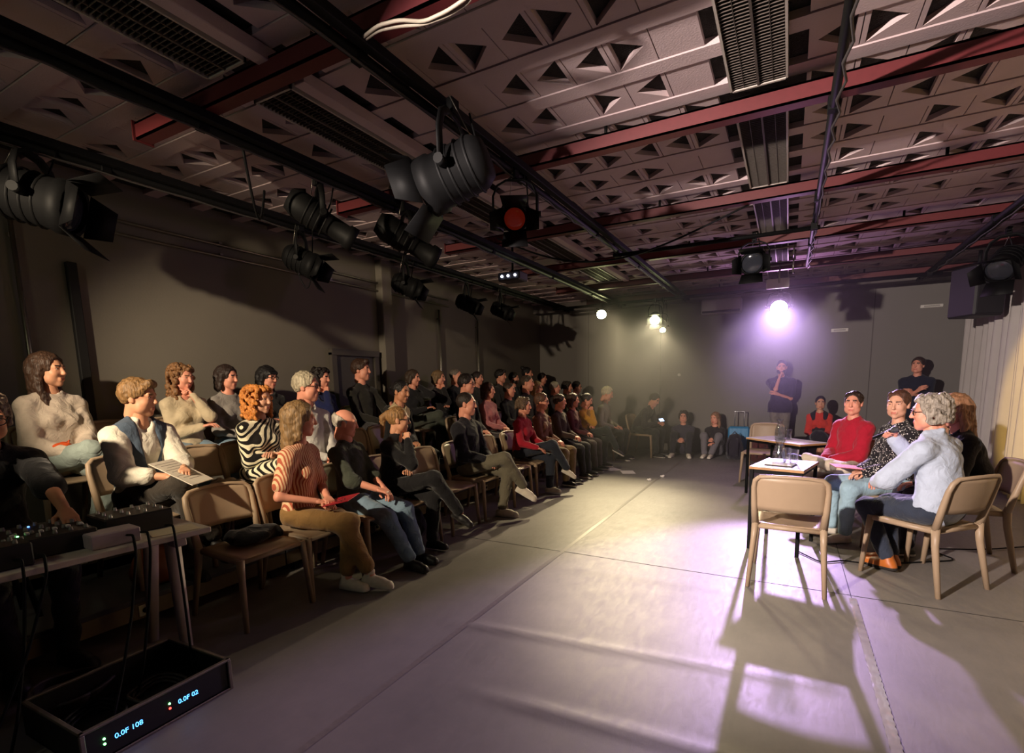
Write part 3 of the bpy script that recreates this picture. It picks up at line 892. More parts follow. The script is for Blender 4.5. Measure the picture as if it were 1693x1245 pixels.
# scuff paper bits are flat marks on the vinyl
wl = struct(MB().box((RX0 - .2, RY0, -.1), (RX0, RY1 + .2, RZ + .1)).build('wall_left', M_WALL))
wb = struct(MB().box((RX0, RY1, -.1), (RX1 + .2, RY1 + .2, RZ + .1)).build('wall_back', M_WALLB))
struct(MB().box((RX1, RY0, -.1), (RX1 + .2, RY1, RZ + .1)).build('wall_right', M_DARK))
struct(MB().box((RX0, RY0 - .2, -.1), (RX1 + .2, RY0, RZ + .1)).build('wall_front', M_DARK))
# joints between wall boards
for x in (-4.0, -2.4, 1.25): MB().box((x, RY1 - .004, 0), (x + .012, RY1 - .0005, 3.0)).build('board_joint', mat('joint_dark', (84, 80, 76), rough=.9), wb)
# beam / soffit along the top of the back wall
struct(MB().box((RX0, RY1 - .35, 3.02), (RX1, RY1, RZ), bev=.01).build('trim_1', mat('soffit_paint', (98, 92, 90), rough=.9, noise=.06)))

# ceiling: slab, plain bands, tiles with triangular openings
ce = struct(MB().box((RX0, RY0, RZ), (RX1, RY1, RZ + .12)).build('ceiling', M_WOOL))
TW, TD, PITCH = .2395, .288, .410
def tile_mesh(kind):
    w, d, t = TW / 2 - .003, TD / 2 - .002, .034
    m = MB()
    o = [(-w, -d), (w, -d), (w, d), (-w, d)]
    if kind == 0:
        m.add([(x, y, 0) for x, y in o] + [(x, y, t) for x, y in o], [(0, 3, 2, 1), (0, 1, 5, 4), (1, 2, 6, 5), (2, 3, 7, 6), (3, 0, 4, 7)])
    else:
        s = 1 if kind == 1 else -1
        tri = [(s * (w - .024), -d + .008), (s * (w - .024), d - .008), (s * (w - .190), -.012)]
        vs = [(s * x, y, 0) for x, y in o] + [(x, y, 0) for x, y in tri] + [(s * x, y, t) for x, y in o] + [(x, y, t) for x, y in tri]
        fs = [(1, 4, 5, 2), (2, 5, 6, 3), (3, 6, 0), (0, 6, 4, 1), (4, 11, 12, 5), (5, 12, 13, 6), (6, 13, 11, 4), (0, 1, 8, 7), (1, 2, 9, 8), (2, 3, 10, 9), (3, 0, 7, 10)]
        m.add(vs, fs if s > 0 else [tuple(reversed(f)) for f in fs])
    return m
TM = [tile_mesh(k) for k in range(3)]
TME = [TM[k].mesh('tile', M_CEIL) for k in range(3)]
tiles = []
TX0 = -1.194 - TW * 16.5 - TW * .5
fix_x = ((-2.90, -2.46), (-.42, -.06))
yrow = 2.50 - PITCH * 5
bands = []
while yrow < RY1 - .45:
    ni = int((RX1 - RX0) / TW) + 1
    for i in range(-1, ni + 1):
        x = TX0 + TW * (i + .5)
        if x - TW / 2 < RX0 or x + TW / 2 > RX1: continue
        if any(a < x < b for a, b in fix_x) and yrow > 0: continue
        r = rnd.random(); j = (i + (0 if rnd.random() < .8 else 1)) % 2
        kind = 0 if r < .17 else (1 if j == 0 else 2)
        tiles.append((x, yrow, kind))
    bands.append(yrow + TD / 2)
    yrow += PITCH
def pxarea(x, y):
    c = CAMA @ np.array([x, y, RZ - CAM_H])
    if c[2] < .3: return 0
    u = _px + _f * c[0] / c[2]; v = _py - _f * c[1] / c[2]
    return 0 if (u < -20 or u > 1713 or v < -20) else (RZ - CAM_H) / c[2] ** 3
tiles.sort(key=lambda t: -pxarea(t[0], t[1]))
ZT = RZ - .034
for x, y, k in tiles[:300]:
    o = bpy.data.objects.new('tile', TME[k]); o.location = (x, y, ZT); link(o, ce)
rest = MB()
for x, y, k in tiles[300:]:
    rest.add([(a + x, b + y, c + ZT) for a, b, c in TM[k].v], TM[k].f)
o = rest.build('tile_field', M_CEIL, ce); o['kind'] = 'stuff'
bm_ = MB().box((RX0, 0, 0), (RX1, PITCH - TD - .006, .04)).mesh('ceiling_rib', M_CEIL)
for y in bands:
    o = bpy.data.objects.new('ceiling_rib', bm_); o.location = (0, y + .003, RZ - .042); link(o, ce)

# door in the left wall, seen above the back row
dr = struct(empty('door_1', (RX0, 5.03, .4)))
dm = MB(); dm.box((0, -.34, 0), (.03, .34, 1.47)); dm.build('door_leaf', mat('door_paint', (62, 58, 54), rough=.6), dr)
fm = MB(); fm.box((0, -.42, 0), (.06, -.34, 1.50)); fm.box((0, .34, 0), (.06, .42, 1.50)); fm.box((0, -.42, 1.47), (.07, .42, 1.55)); fm.build('door_frame', mat('door_frame', (70, 64, 58), rough=.6), dr)
MB().tube([(.03, -.27, .62), (.08, -.27, .62), (.08, -.15, .62)], .011, 8).build('door_handle', M_STEEL, dr)

# pilaster and pipes on the left wall
struct(MB().box((RX0, 5.52, 0), (RX0 + .12, 5.72, RZ), bev=.01).build('trim_2', M_WALL))
def pipe(name, pts, r, m, label, cat='pipe', n=10, group=None):
    o = MB().tube(pts, r, n).build(name, m); tag(o, label, cat, group); return o
def wall_pipe(y, z0, z1, lab, m=M_STEEL, r=.016):
    p = empty('wall_pipe', (RX0 + .035, y, 0))
    MB().tube([(0, 0, z0), (0, 0, z1)], r, 10).build('tube', m, p)
    for z in (z0 + .3, (z0 + z1) / 2, z1 - .15): MB().box((-.034, -.022, z - .012), (.0, .022, z + .012)).build('bracket', m, p)
    tag(p, lab, 'pipe')
wall_pipe(1.70, .42, 2.78, 'bright vertical conduit at the left edge of the audience wall')
wall_pipe(6.93, .42, 2.70, 'thin vertical conduit right of the door, nearer of two')
wall_pipe(8.10, .42, 2.66, 'thin vertical conduit right of the door, farther of two')
o = MB().box((RX0 + .001, 2.0, .4), (RX0 + .05, 2.07, 2.5), bev=.006).build('cable_duct', M_DARK); tag(o, 'flat black vertical cable duct on the wall behind the audience', 'cable duct')
for k, z in enumerate((2.92, 2.81)):
    p = empty('wall_pipe', (RX0 + .04, 0, z))
    MB().tube([(0, 1.2, 0), (0, 7.2, -.03)], .013, 10).build('tube', M_STEEL, p)
    for y in (1.9, 3.3, 4.7, 6.1): MB().box((-.039, y - .015, -.02), (0, y + .015, .02)).build('bracket', M_STEEL, p)
    tag(p, ('upper' if k == 0 else 'lower') + ' of two long horizontal conduits high on the left wall', 'pipe')

# risers under the second and third row
M_DECK = mat('grey_riser_deck', (74, 74, 78), rough=.7, noise=.2, scale=9)
M_SIDE = mat('riser_plywood_edge', (112, 98, 78), rough=.7, noise=.2, scale=12)
for (x0, x1, z, lab) in ((-4.22, -3.44, .2, 'low grey riser deck under the second audience row'), (RX0 + .01, -4.22, .4, 'higher grey riser deck against the left wall')):
    rs = empty('riser', ((x0 + x1) / 2, 5.7, 0)); w = (x1 - x0) / 2
    for k in range(5):
        ya, yb = -5.2 + k * 2.0, -5.2 + k * 2.0 + 1.99
        MB().box((-w, ya, z - .03), (w, yb, z), bev=.003).build('deck_board', M_DECK, rs)
        MB().box((-w, ya, z - .13), (w - .004, yb, z - .031), bev=.003).build('side_frame', M_SIDE, rs)
        for yy in (ya + .1, yb - .1):
            MB().box((w - .07, yy - .025, 0), (w - .02, yy + .025, z - .13)).build('leg', M_BLACK, rs); MB().box((-w + .02, yy - .025, 0), (-w + .07, yy + .025, z - .13)).build('leg', M_BLACK, rs)
        mb = MB().box((w - .003, (ya + yb) / 2 - .035, z - .115), (w + .004, (ya + yb) / 2 + .035, z - .045), bev=.003)
        c = mb.build('coupling_plate', mat('pale_plate', (190, 180, 150), rough=.5), rs)
        MB().lathe([(.016, 0), (.016, .006), (0, .006)], 12, M=Matrix.Translation((w + .004, (ya + yb) / 2, z - .08)) @ Matrix.Rotation(math.pi / 2, 4, 'Y')).build('socket', M_BLACK, c)
    tag(rs, lab, 'riser')

# curtain along the right side
def curtain():
    root = empty('curtain', (2.42, 8.6, 0))
    M1 = mat('pale_drape', (176, 170, 166), rough=.9, noise=.08, scale=6, bump=.15, bscale=150, spec=.1)
    for k in range(3):
        ya, yb = 1.8 - k * 2.2 + .06, 1.8 - (k + 1) * 2.2 - .06
        P = []
        for i in range(121):
            t = i / 120; y = ya + (yb - ya) * t
            row = []
            for j in range(9):
                z = .02 + 2.83 * j / 8; a = .045 + .02 * (1 - j / 8)
                row.append((a * math.sin(t * 2 * math.pi * 9 + .8 * math.sin(t * 11)) + .018 * math.sin(t * 2 * math.pi * 4.3 + j * .25), y + .02 * math.cos(t * 55), z))
            P.append(row)
        MB().plate(P, lambda i, j: V((.004, 0, 0))).build('drape', M1, root)
    MB().tube([(0, 1.9, 2.88), (0, -4.9, 2.88)], .02, 10).build('curtain_rail', M_BLACK, root)
    tag(root, 'pale full-height drapes hanging along the right side of the hall', 'curtain')
curtain()
# column in the far right corner
struct(MB().box((2.50, 10.45, 0), (2.74, 10.84, RZ), bev=.01).build('trim_3', M_WALL))
# ---------------------------------------------------------------- ceiling steel, pipes, fluorescent troughs
YB = [.30, 1.95, 3.60, 5.26, 6.93, 8.60, 10.15]
for k, y in enumerate(YB):
    x0 = -3.75
    m = MB().box((x0, y - .045, 3.05), (RX1 - .01, y - .035 + .0, 3.15)); m.box((x0, y - .045, 3.05), (RX1 - .01, y + .045, 3.062)); m.box((x0, y - .045, 3.138), (RX1 - .01, y + .045, 3.15))
    r = empty('ceiling_beam', (0, 0, 0)); m.build('channel', M_RED, r)
    for x in (-3.4, -1.2, 1.0): MB().tube([(x, y, 3.14), (x, y, RZ - .03)], .012, 6).build('hanger', M_BLACK, r)
    MB().box((x0 - .01, y - .06, 3.04), (x0, y + .06, 3.16)).build('end_plate', M_RED, r)
    names = ['behind the camera', 'nearest the camera, top left of the photo', 'second from the camera', 'third from the camera', 'fourth from the camera', 'fifth from the camera', 'farthest, in front of the back wall']
    tag(r, 'dark red steel beam crossing the ceiling, ' + names[k], 'beam', 'red ceiling beams')

def rig_pipe(x, z, y0, y1, lab, r=.028, track=True):
    p = empty('lighting_pipe', (x, 0, z))
    MB().tube([(0, y0, 0), (0, y1, 0)], r, 10).build('tube', M_BLACK, p)
    if track: MB().box((.045, y0, .0), (.10, y1, .05), bev=.004).build('cable_trunking', M_BLACK, p)
    for y in YB:
        if y0 < y < y1: MB().box((-.03, y - .03, -.03), (.03, y + .03, 3.052 - z), bev=.004).build('pipe_clamp', M_BLACK, p)
    # loose mains cable lashed along the pipe
    pts = [(.02 + .015 * math.sin(3 * i), y0 + (y1 - y0) * i / 60, -.035 - .012 * abs(math.sin(i * 1.1))) for i in range(61)]
    MB().tube(pts, .007, 6).build('cable', mat('cable_grey', (60, 56, 54), rough=.6), p)
    tag(p, lab, 'pipe', 'black lighting pipes')
rig_pipe(-3.12, 3.0, -2.4, 10.4, 'black lighting pipe along the ceiling left of the fluorescent trough')
rig_pipe(-1.86, 3.0, -2.4, 10.4, 'black lighting pipe along the ceiling that carries the big yoked lamp')
rig_pipe(-4.28, 3.0, -2.4, 10.4, 'black lighting pipe above the back audience row by the left wall')
rig_pipe(.15, 3.0, -2.4, 8.2, 'black lighting pipe along the ceiling right of the bright trough', .024, False)
rig_pipe(1.75, 3.0, -2.4, 10.4, 'black lighting pipe along the ceiling near the drapes')
# transverse pipe carrying the lit lamps
p = empty('lighting_pipe', (0, 9.62, 2.95)); MB().tube([(-4.3, 0, 0), (1.9, 0, 0)], .026, 10).build('tube', M_BLACK, p)
for x in (-3.12, -1.86, 1.75): MB().box((x - .03, -.03, -.02), (x + .03, .03, .04)).build('pipe_clamp', M_BLACK, p)
tag(p, 'black cross pipe at the far end holding the lit spotlights', 'pipe', 'black lighting pipes')
for (yy, xa, xb, lab) in ((-1.2, -4.3, 1.8, 'black cross pipe behind the camera holding two warm lamps'), (6.0, -1.9, .2, 'short black cross pipe holding the dark round lamp by the troughs')):
    p = empty('lighting_pipe', (0, yy, 2.94)); MB().tube([(xa, 0, 0), (xb, 0, 0)], .022, 10).build('tube', M_BLACK, p)
    for x in (-1.86, .15): MB().box((x - .03, -.03, -.02), (x + .03, .03, .05)).build('pipe_clamp', M_BLACK, p)
    tag(p, lab, 'pipe', 'black lighting pipes')

def louver_mat():
    return mat('louvre_aluminium', (92, 84, 78), rough=.55, metal=.3, noise=.2, scale=60)
def trough(x0, x1, y0, y1, lab):
    r = empty('fluorescent_trough', ((x0 + x1) / 2, (y0 + y1) / 2, 3.13)); w = (x1 - x0) / 2; d = (y1 - y0) / 2
    b = MB(); b.box((-w, -d, .06), (w, d, .075)); b.box((-w, -d, 0), (-w + .012, d, .07)); b.box((w - .012, -d, 0), (w, d, .07)); b.box((-w, -d, 0), (w, -d + .014, .07)); b.box((-w, d - .014, 0), (w, d, .07))
    b.build('housing', mat('trough_paint', (176, 168, 160), rough=.5, noise=.06), r)
    MB().box((-.006, -d + .014, .0), (.006, d - .014, .05)).build('centre_bar', louver_mat(), r)
    lv = MB(); n = int(2 * d / .026)
    for i in range(n):
        y = -d + .02 + (2 * d - .04) * (i + .5) / n
        lv.box((-w + .014, y - .0015, .004), (w - .014, y + .0015, .05))
    for t in (-.5, .5): lv.box((t * w - .0015, -d + .02, .004), (t * w + .0015, d - .02, .05))
    o = lv.build('louvre', louver_mat(), r); o['kind'] = 'stuff'
    for t in (-.5, .5): MB().tube([(t * w, -d + .05, .056), (t * w, d - .05, .056)], .008, 8).build('tube_lamp', mat('tube_off', (150, 146, 140), rough=.4), r)
    tag(r, lab, 'ceiling light', 'fluorescent ceiling troughs')
lab = ['nearest the camera', 'second in its line', 'third in its line', 'fourth in its line', 'fifth in its line', 'last in its line']
for k, (a, b) in enumerate(((1.3, 3.44), (3.72, 5.14), (5.40, 6.80), (7.05, 8.45), (8.7, 9.9))):
    trough(-.385, -.085, a, b, 'long louvred ceiling light right of centre, ' + lab[k])
for k, (a, b) in enumerate(((.2, 1.86), (2.12, 3.50), (3.75, 5.1), (5.4, 6.8), (7.05, 8.45))):
    trough(-2.87, -2.55, a, b, 'long louvred ceiling light left of the big lamp, ' + lab[k])
    o = MB().box((-2.52, a, 3.13), (-2.44, b + .2, 3.2), bev=.004).build('trough_flange', M_CEIL); tag(o, 'pale flat metal channel beside the left louvred light, ' + lab[k], 'channel', 'pale ceiling channels')
# steel suspension frame above the main lamp
r = empty('suspension_frame', (-.24, 8.0, 2.9))
for (a, b) in (((-.25, -.6, .2), (.22, -.6, .2)), ((-.25, .5, .2), (.22, .5, .2)), ((.22, -.6, .2), (.22, .5, .2)), ((-.25, -.6, .2), (-.25, .5, .2)), ((-.1, -.6, .2), (-.16, -.6, -.05)), ((.05, .5, .2), (.05, .5, -.05)), ((.22, .1, .2), (.22, .1, .0))):
    MB().tube([a, b], .012, 8).build('rod', M_STEEL, r)
MB().box((-.12, .5, -.12), (.18, .54, .02), bev=.005).build('plate', M_WHITE, r)
tag(r, 'bright metal frame hung from the ceiling above the dazzling lamp', 'frame')
# pipe insulated loops: white cables over the first beam
for k in range(2):
    ctl = [onz(593, 67 + 6 * k, 3.02), onz(625, 42 + 8 * k, 3.01), onz(660, 33 + 10 * k, 3.0), onz(701, 36 + 4 * k, 2.99), onz(740, 18 + 8 * k, 3.0), onz(775, -6 + 10 * k, 3.02), onz(800, -40, 3.03)]
    pts = []
    for q in range(len(ctl) - 1): pts += [ctl[q].lerp(ctl[q + 1], t / 5) for t in range(5)]
    pts = [pts[0]] + [(pts[q - 1] + pts[q] + pts[q + 1]) / 3 for q in range(1, len(pts) - 1)]
    pipe('white_cable', pts, .0075, mat('cable_white', (168, 158, 142), rough=.6), ('upper' if k == 0 else 'lower') + ' white cable draped under the nearest red beam', 'cable', 8)
pts = [V((-2.9 + 2.5 * t, 5.0 + .3 * t, 3.05 - .42 * math.sin(math.pi * t) * (1 - .3 * t))) for t in [i / 40 for i in range(41)]]
pipe('slack_cable', pts, .009, M_BLACK, 'slack black cable sagging between the third red beam and the troughs', 'cable', 8)
pts = [V((-3.12 - .5 * t, 2.2 + .5 * t, 2.96 - .30 * math.sin(math.pi * t))) for t in [i / 24 for i in range(25)]]
pipe('slack_cable', pts, .009, M_BLACK, 'slack black cable sagging left of the near fluorescent trough', 'cable', 8)

# ---------------------------------------------------------------- stage lamps
M_LENS = mat('lens_dark', (40, 42, 48), rough=.08, noise=.1, spec=.9)
def stage_lamp(label, pos, aim, pipe_z, size=1.0, kind='fresnel', doors=True, lit=None, dropx=0.0, glow=None, loop=0):
    pos = V(pos); aim = V(aim); d = (aim - pos).normalized()
    r = empty('stage_lamp', (pos.x, pos.y, pipe_z)); o0 = V((pos.x, pos.y, pipe_z))
    h = math.atan2(-d.x, d.y); el = math.asin(d.z)
    B = Matrix.Translation(pos - o0) @ Matrix.Rotation(h, 4, 'Z') @ Matrix.Rotation(el, 4, 'X')     # +Y along the beam
    Rl = B @ Matrix.Rotation(-math.pi / 2, 4, 'X')                                                     # lathe axis Z -> +Y
    s = size; b = MB()
    if kind == 'fresnel':
        prof = [(.0, -.17), (.085, -.165), (.115, -.12), (.118, .08), (.128, .09), (.128, .15), (.108, .15)]
    else:
        prof = [(.0, -.24), (.07, -.235), (.10, -.17), (.10, -.02), (.072, .03), (.072, .19), (.086, .20), (.086, .26), (.07, .26)]
    b.lathe([(a * s, z * s) for a, z in prof], 20, M=Rl)
    for k in range(4):
        z = (-.10 + .045 * k) * s; b.lathe([(.119 * s * (1 if kind == 'fresnel' else .86), z - .006 * s), (.126 * s * (1 if kind == 'fresnel' else .86), z), (.119 * s * (1 if kind == 'fresnel' else .86), z + .006 * s)], 20, M=Rl)
    body = b.build('body', M_BLACK, r)
    ly = (.146 if kind == 'fresnel' else .255) * s; lr = (.107 if kind == 'fresnel' else .07) * s
    lens = MB(); lens.lathe([(lr * math.sin(a), ly + .02 * s * math.cos(a) - .02 * s) for a in [math.pi / 2 * (1 - i / 6) for i in range(7)]], 20, M=Rl)
    lm = M_LENS
    if lit:
        c = lit['col']; lm = mat('lens_lit_' + lit['id'], tuple(int(255 * x ** .5) for x in c), rough=.3, emit=tuple(int(255 * min(1, x + .25)) for x in c), es=lit.get('es', 60))
    elif glow: lm = mat('lens_' + glow[0], glow[1], rough=.12, noise=.4, scale=30, spec=.9, emit=glow[1], es=glow[2])
    lens.build('lens', lm, r)
    # yoke and clamp
    w = .155 * s; top = V((0, 0, max(.05, (pipe_z - pos.z)) - .06)) + (pos - o0)
    Z = Matrix.Translation(pos - o0) @ Matrix.Rotation(h, 4, 'Z')
    hgt = top.z - (pos - o0).z
    yk = min(hgt, .32 * s)
    pts = [V((-w, 0, 0)), V((-w, 0, yk * .55)), V((-w * .8, 0, yk * .85)), V((-w * .4, 0, yk)), V((w * .4, 0, yk)), V((w * .8, 0, yk * .85)), V((w, 0, yk * .55)), V((w, 0, 0))]
    MB().tube([Z @ p for p in pts], .013 * s, 8, sx=1.6, sy=.6).build('yoke', M_BLACK, r)
    for q in (-w, w):
        MB().tube([Z @ V((q * .80, 0, 0)), Z @ V((q * 1.16, 0, 0))], .022 * s, 10).build('knob', M_BLACK, r)
    cl = MB(); cl.tube([Z @ V((0, 0, yk)), V((0, 0, .0))], .012, 8); cl.box((-.022, -.035, -.05), (.022, .035, .03), bev=.005); cl.build('hook_clamp', M_BLACK, r)
    if doors:
        yb = ly + .004; q = .105 * s if kind == 'fresnel' else .075 * s
        for k in range(4):
            a = k * math.pi / 2; R = B @ Matrix.Rotation(a, 4, 'Y')
            L = (.14 if k % 2 == 0 else .12) * s; sp = .55 if k % 2 == 0 else .75
            c = [V((-q, yb, q)), V((q, yb, q)), V((q * (1.15 if k % 2 == 0 else .7), yb + L * math.cos(sp), q + L * math.sin(sp))), V((-q * (1.15 if k % 2 == 0 else .7), yb + L * math.cos(sp), q + L * math.sin(sp)))]
            MB().plate([[R @ c[0], R @ c[1]], [R @ c[3], R @ c[2]]], (R.to_3x3() @ V((0, .0, .003)))).build('barn_door', M_BLACK, r)
    # tail cable
    bk = B @ V((0, -.15 * s, .05 * s)); pts = []
    for i in range(17):
        t = i / 16; pts.append(bk.lerp(V((.03, .12, .0)), t) + V((.05 * math.sin(3.1 * t), 0, -(.16 + loop) * math.sin(math.pi * t))))
    MB().tube(pts, .006, 6).build('cable', M_BLACK, r)
    # safety wire
    MB().tube([B @ V((.04 * s, -.12 * s, .10 * s)), V((.02, -.06, .02))], .003, 5).build('safety_wire', M_STEEL, r)
    if lit:
        ld = bpy.data.lights.new('spot_' + lit['id'], 'SPOT'); ld.energy = lit['power']; ld.color = lit['col']; ld.spot_size = math.radians(lit['cone']); ld.spot_blend = lit['blend']; ld.shadow_soft_size = lit['r']
        lo = bpy.data.objects.new('spot_' + lit['id'], ld); link(lo, r)
        lp = B @ V((0, ly + .05 * s, 0)); lo.location = lp; lo.rotation_euler = d.to_track_quat('-Z', 'Y').to_euler()
    tag(r, label, 'stage lamp', 'theatre lamps on the rig')
    return r
def L(id, es):
    q = dict(LAMPS[id]); q['id'] = id; q['es'] = es; return q
for id, lab, s, kd, es in (('main', 'dazzling violet-white spotlight at the far end, above the standing man', 1.15, 'fresnel', 130), ('left', 'lit warm spotlight at the far left above the audience', .85, 'fresnel', 60),
                       ('mid_a', 'upper of two lit warm spotlights left of the dazzling lamp', .8, 'fresnel', 50), ('mid_b', 'lower of two lit warm spotlights left of the dazzling lamp', .7, 'profile', 40),
                       ('key', 'lit warm spotlight behind the camera aimed at the panel chairs', 1, 'profile', 30), ('house', 'lit warm spotlight behind the camera aimed at the audience', 1, 'fresnel', 30), ('curtain', 'lit amber spotlight near the camera aimed at the drapes', .7, 'profile', 30)):
    q = LAMPS[id]; stage_lamp(lab, q['pos'], q['aim'], 3.0 if id == 'curtain' else 2.95, s, kd, kd == 'fresnel' and id not in ('main', 'left'), L(id, es))
def P(x, y, z): return onz(x, y, z)
stage_lamp('big black lamp in a tall yoke hanging at the centre of the ceiling', P(752, 288, 2.64), (-4.6, 1.9, 1.7), 3.0, 1.25, 'fresnel', True, loop=.05)
stage_lamp('black lamp with open flaps and a red glowing lens right of the big yoked lamp', P(852, 355, 2.70), (-.6, 1.0, 1.5), 3.0, 1.05, 'profile', True, glow=('red_glow', (150, 40, 22), .10))
stage_lamp('black lamp hung over the third row left of the big yoked lamp', P(530, 362, 2.72), (-1.0, 6.0, .6), 3.0, 1.05, 'profile', False)
stage_lamp('black lamp with pale gel frame hung left below the big yoked lamp', P(672, 397, 2.72), (-.6, 7.0, .6), 3.0, 1.15, 'profile', False)
stage_lamp('black lamp with a looped cable high on the left wall above the bob-haired woman', P(500, 432, 2.68), (-1.0, 5.5, .8), 3.0, 1.0, 'fresnel', True, loop=.30)
stage_lamp('black lamp high on the left wall above the door', P(672, 472, 2.68), (-.4, 7.0, .8), 3.0, 1.0, 'fresnel', True)
stage_lamp('small black lamp on the left wall beyond the door, nearer of two', P(772, 502, 2.66), (-.4, 8.0, .8), 3.0, .95, 'fresnel', True)
stage_lamp('small black lamp on the left wall beyond the door, farther of two', P(828, 513, 2.66), (-.4, 9.0, .8), 3.0, .95, 'fresnel', True)
stage_lamp('black lamp at the left edge above the woman in pale blouse', P(62, 330, 2.68), (-2.2, 3.6, 1.9), 3.0, 1.35, 'fresnel', True)
stage_lamp('dark round lamp hung left of the bright metal frame', P(1246, 432, 2.70), (-.6, 2.0, 1.2), 2.95, .95, 'fresnel', True)
# loudspeaker and moving lamp at the right
r = empty('loudspeaker', (2.05, 8.55, 2.2))
MB().box((-.19, -.2, 0), (.19, .2, .62), bev=.02, M=Matrix.Rotation(.5, 4, 'Z')).build('cabinet', mat('speaker_black', (24, 23, 26), rough=.6), r)
MB().box((-.17, -.212, .03), (.17, -.2, .59), bev=.004, M=Matrix.Rotation(.5, 4, 'Z')).build('grille', mat('grille_black', (34, 33, 36), rough=.5, bump=.6, bscale=300), r)
MB().tube([(0, 0, .62), (0, 0, .82)], .02, 8).build('hanger', M_BLACK, r)
tag(r, 'black loudspeaker hanging in front of the drapes at the upper right', 'loudspeaker')
stage_lamp('dark lamp at the upper right edge beside the hanging loudspeaker', (2.0, 7.45, 2.66), (.2, 5, .5), 3.0, 1.15, 'fresnel', True)
# data projector under the ceiling at the far left
pj = empty('projector', onz(848, 466, 2.78)); 
MB().box((-.16, -.12, 0), (.16, .12, .11), bev=.015).build('case', mat('projector_case', (60, 58, 62), rough=.5), pj)
for x in (-.09, .0, .10): MB().lathe([(.014, 0), (.016, .012), (0, .014)], 12, M=Matrix.Translation((x, -.121, .055)) @ Matrix.Rotation(math.pi / 2, 4, 'X')).build('indicator', mat('cool_led', (220, 225, 255), emit=(225, 230, 255), es=6), pj)
MB().tube([(0, 0, .11), (0, 0, RZ - .036 - 2.78)], .015, 8).build('mount', M_BLACK, pj)
tag(pj, 'small ceiling projector with three bright lights above the far audience', 'projector')
# wall unit, small fittings on the back wall
o = empty('air_conditioner', (-1.22, RY1, 2.74))
MB().box((-.36, -.24, 0), (.36, 0, .28), bev=.02).build('case', mat('ac_white', (170, 165, 165), rough=.5), o); MB().box((-.34, -.245, .02), (.34, -.24, .06)).build('outlet', M_DARK, o)
tag(o, 'long air-conditioning unit high on the back wall left of the dazzling lamp', 'air conditioner')
for (u, v, w_, h_, lab) in ((1388, 546, .26, .06, 'small pale socket strip on the back wall right of the dazzling lamp'), (1540, 506, .30, .05, 'thin white strip light high on the back wall at the right'), (1123, 620, .05, .05, 'small pale switch on the back wall above the floor sitters')):
    q = ony(u, v, RY1); r = empty('wall_fitting', q); MB().box((-w_ / 2, -.03, -h_ / 2), (w_ / 2, 0, h_ / 2), bev=.005).build('case', M_WHITE, r)
    MB().box((-w_ * .35, -.034, -h_ * .25), (w_ * .35, -.03, h_ * .25)).build('cover', mat('cover_grey', (160, 156, 150), rough=.4), r); tag(r, lab, 'wall fitting')
# ---------------------------------------------------------------- chairs
M_CHAIR = mat('taupe_chair_plastic', (158, 136, 112), rough=.42, noise=.05, scale=20, spec=.4)
def make_chair():
    r = empty('chair', (0, 0, 0))
    # seat: dished plate
    P = []
    for i in range(11):
        x = -.225 + .45 * i / 10; row = []
        for j in range(11):
            t = j / 10; y = -.185 + .445 * t; e = abs(x) / .225
            z = .452 - .018 * math.sin(math.pi * min(1, t * 1.15)) * (1 - e ** 3) - (.022 * max(0, t - .82) / .18 if t > .82 else 0) ** 1
            xx = x * (1 - .10 * (1 - t)); row.append((xx, y, z))
        P.append(row)
    MB().plate(P, (0, 0, -.014)).build('seat', M_CHAIR, r)
    ap = MB()
    for s in (-1, 1): ap.tube([(s * .200, -.19, .432), (s * .218, .245, .428)], .017, 8, sx=.8, sy=1.1)
    ap.tube([(-.215, .245, .424), (.215, .245, .424)], .017, 8, sx=1.1, sy=.8); ap.tube([(-.20, -.19, .432), (.20, -.19, .432)], .017, 8)
    ap.build('seat_frame', M_CHAIR, r)
    for s in (-1, 1):
        MB().tube([(s * .216, .245, .44), (s * .222, .255, .34), (s * .238, .28, 0)], [.024, .020, .0155], 10, sx=1.1, sy=.95).build('leg', M_CHAIR, r)
        MB().tube([(s * .208, -.195, .46), (s * .214, -.205, .34), (s * .236, -.268, 0)], [.025, .021, .0155], 10, sx=1.1, sy=.95).build('leg', M_CHAIR, r)
    yb = lambda z: -.195 - .085 * max(0, (z - .46)) / .35
    pts = [(-.208, yb(.45), .45), (-.218, yb(.60), .60), (-.222, yb(.72), .72), (-.214, yb(.775) - .004, .775), (-.185, yb(.80) - .008, .802), (-.10, yb(.81) - .03, .812), (0, yb(.81) - .038, .815), (.10, yb(.81) - .03, .812), (.185, yb(.80) - .008, .802), (.214, yb(.775) - .004, .775), (.222, yb(.72), .72), (.218, yb(.60), .60), (.208, yb(.45), .45)]
    MB().tube(pts, [.025, .021, .018, .017, .015, .013, .013, .013, .015, .017, .018, .021, .025], 10).build('back_frame', M_CHAIR, r)
    P = []
    for i in range(13):
        x = -.212 + .424 * i / 12; e = abs(x) / .212; row = []
        zt = .805 - .028 * max(0, (e - .8) / .2) ** 2
        for j in range(8):
            z = .560 + (zt - .560) * j / 7
            row.append((x, yb(z) - .038 * (1 - e ** 2) - .004, z))
        P.append(row)
    MB().plate(P, (0, .010, 0)).build('backrest', M_CHAIR, r)
    return r
CHAIR0 = make_chair(); _chair_used = [False]
def chair(x, y, z, rz, label, group):
    if not _chair_used[0]: c = CHAIR0; _chair_used[0] = True
    else: c = copy_tree(CHAIR0)
    c.location = (x, y, z); c.rotation_euler = (0, 0, math.radians(rz))
    c['label'] = label; c['category'] = 'chair'; c['group'] = group
    return c
ROWX = (-3.09, -3.84, -4.70); ROWZ = (0.0, .20, .40)

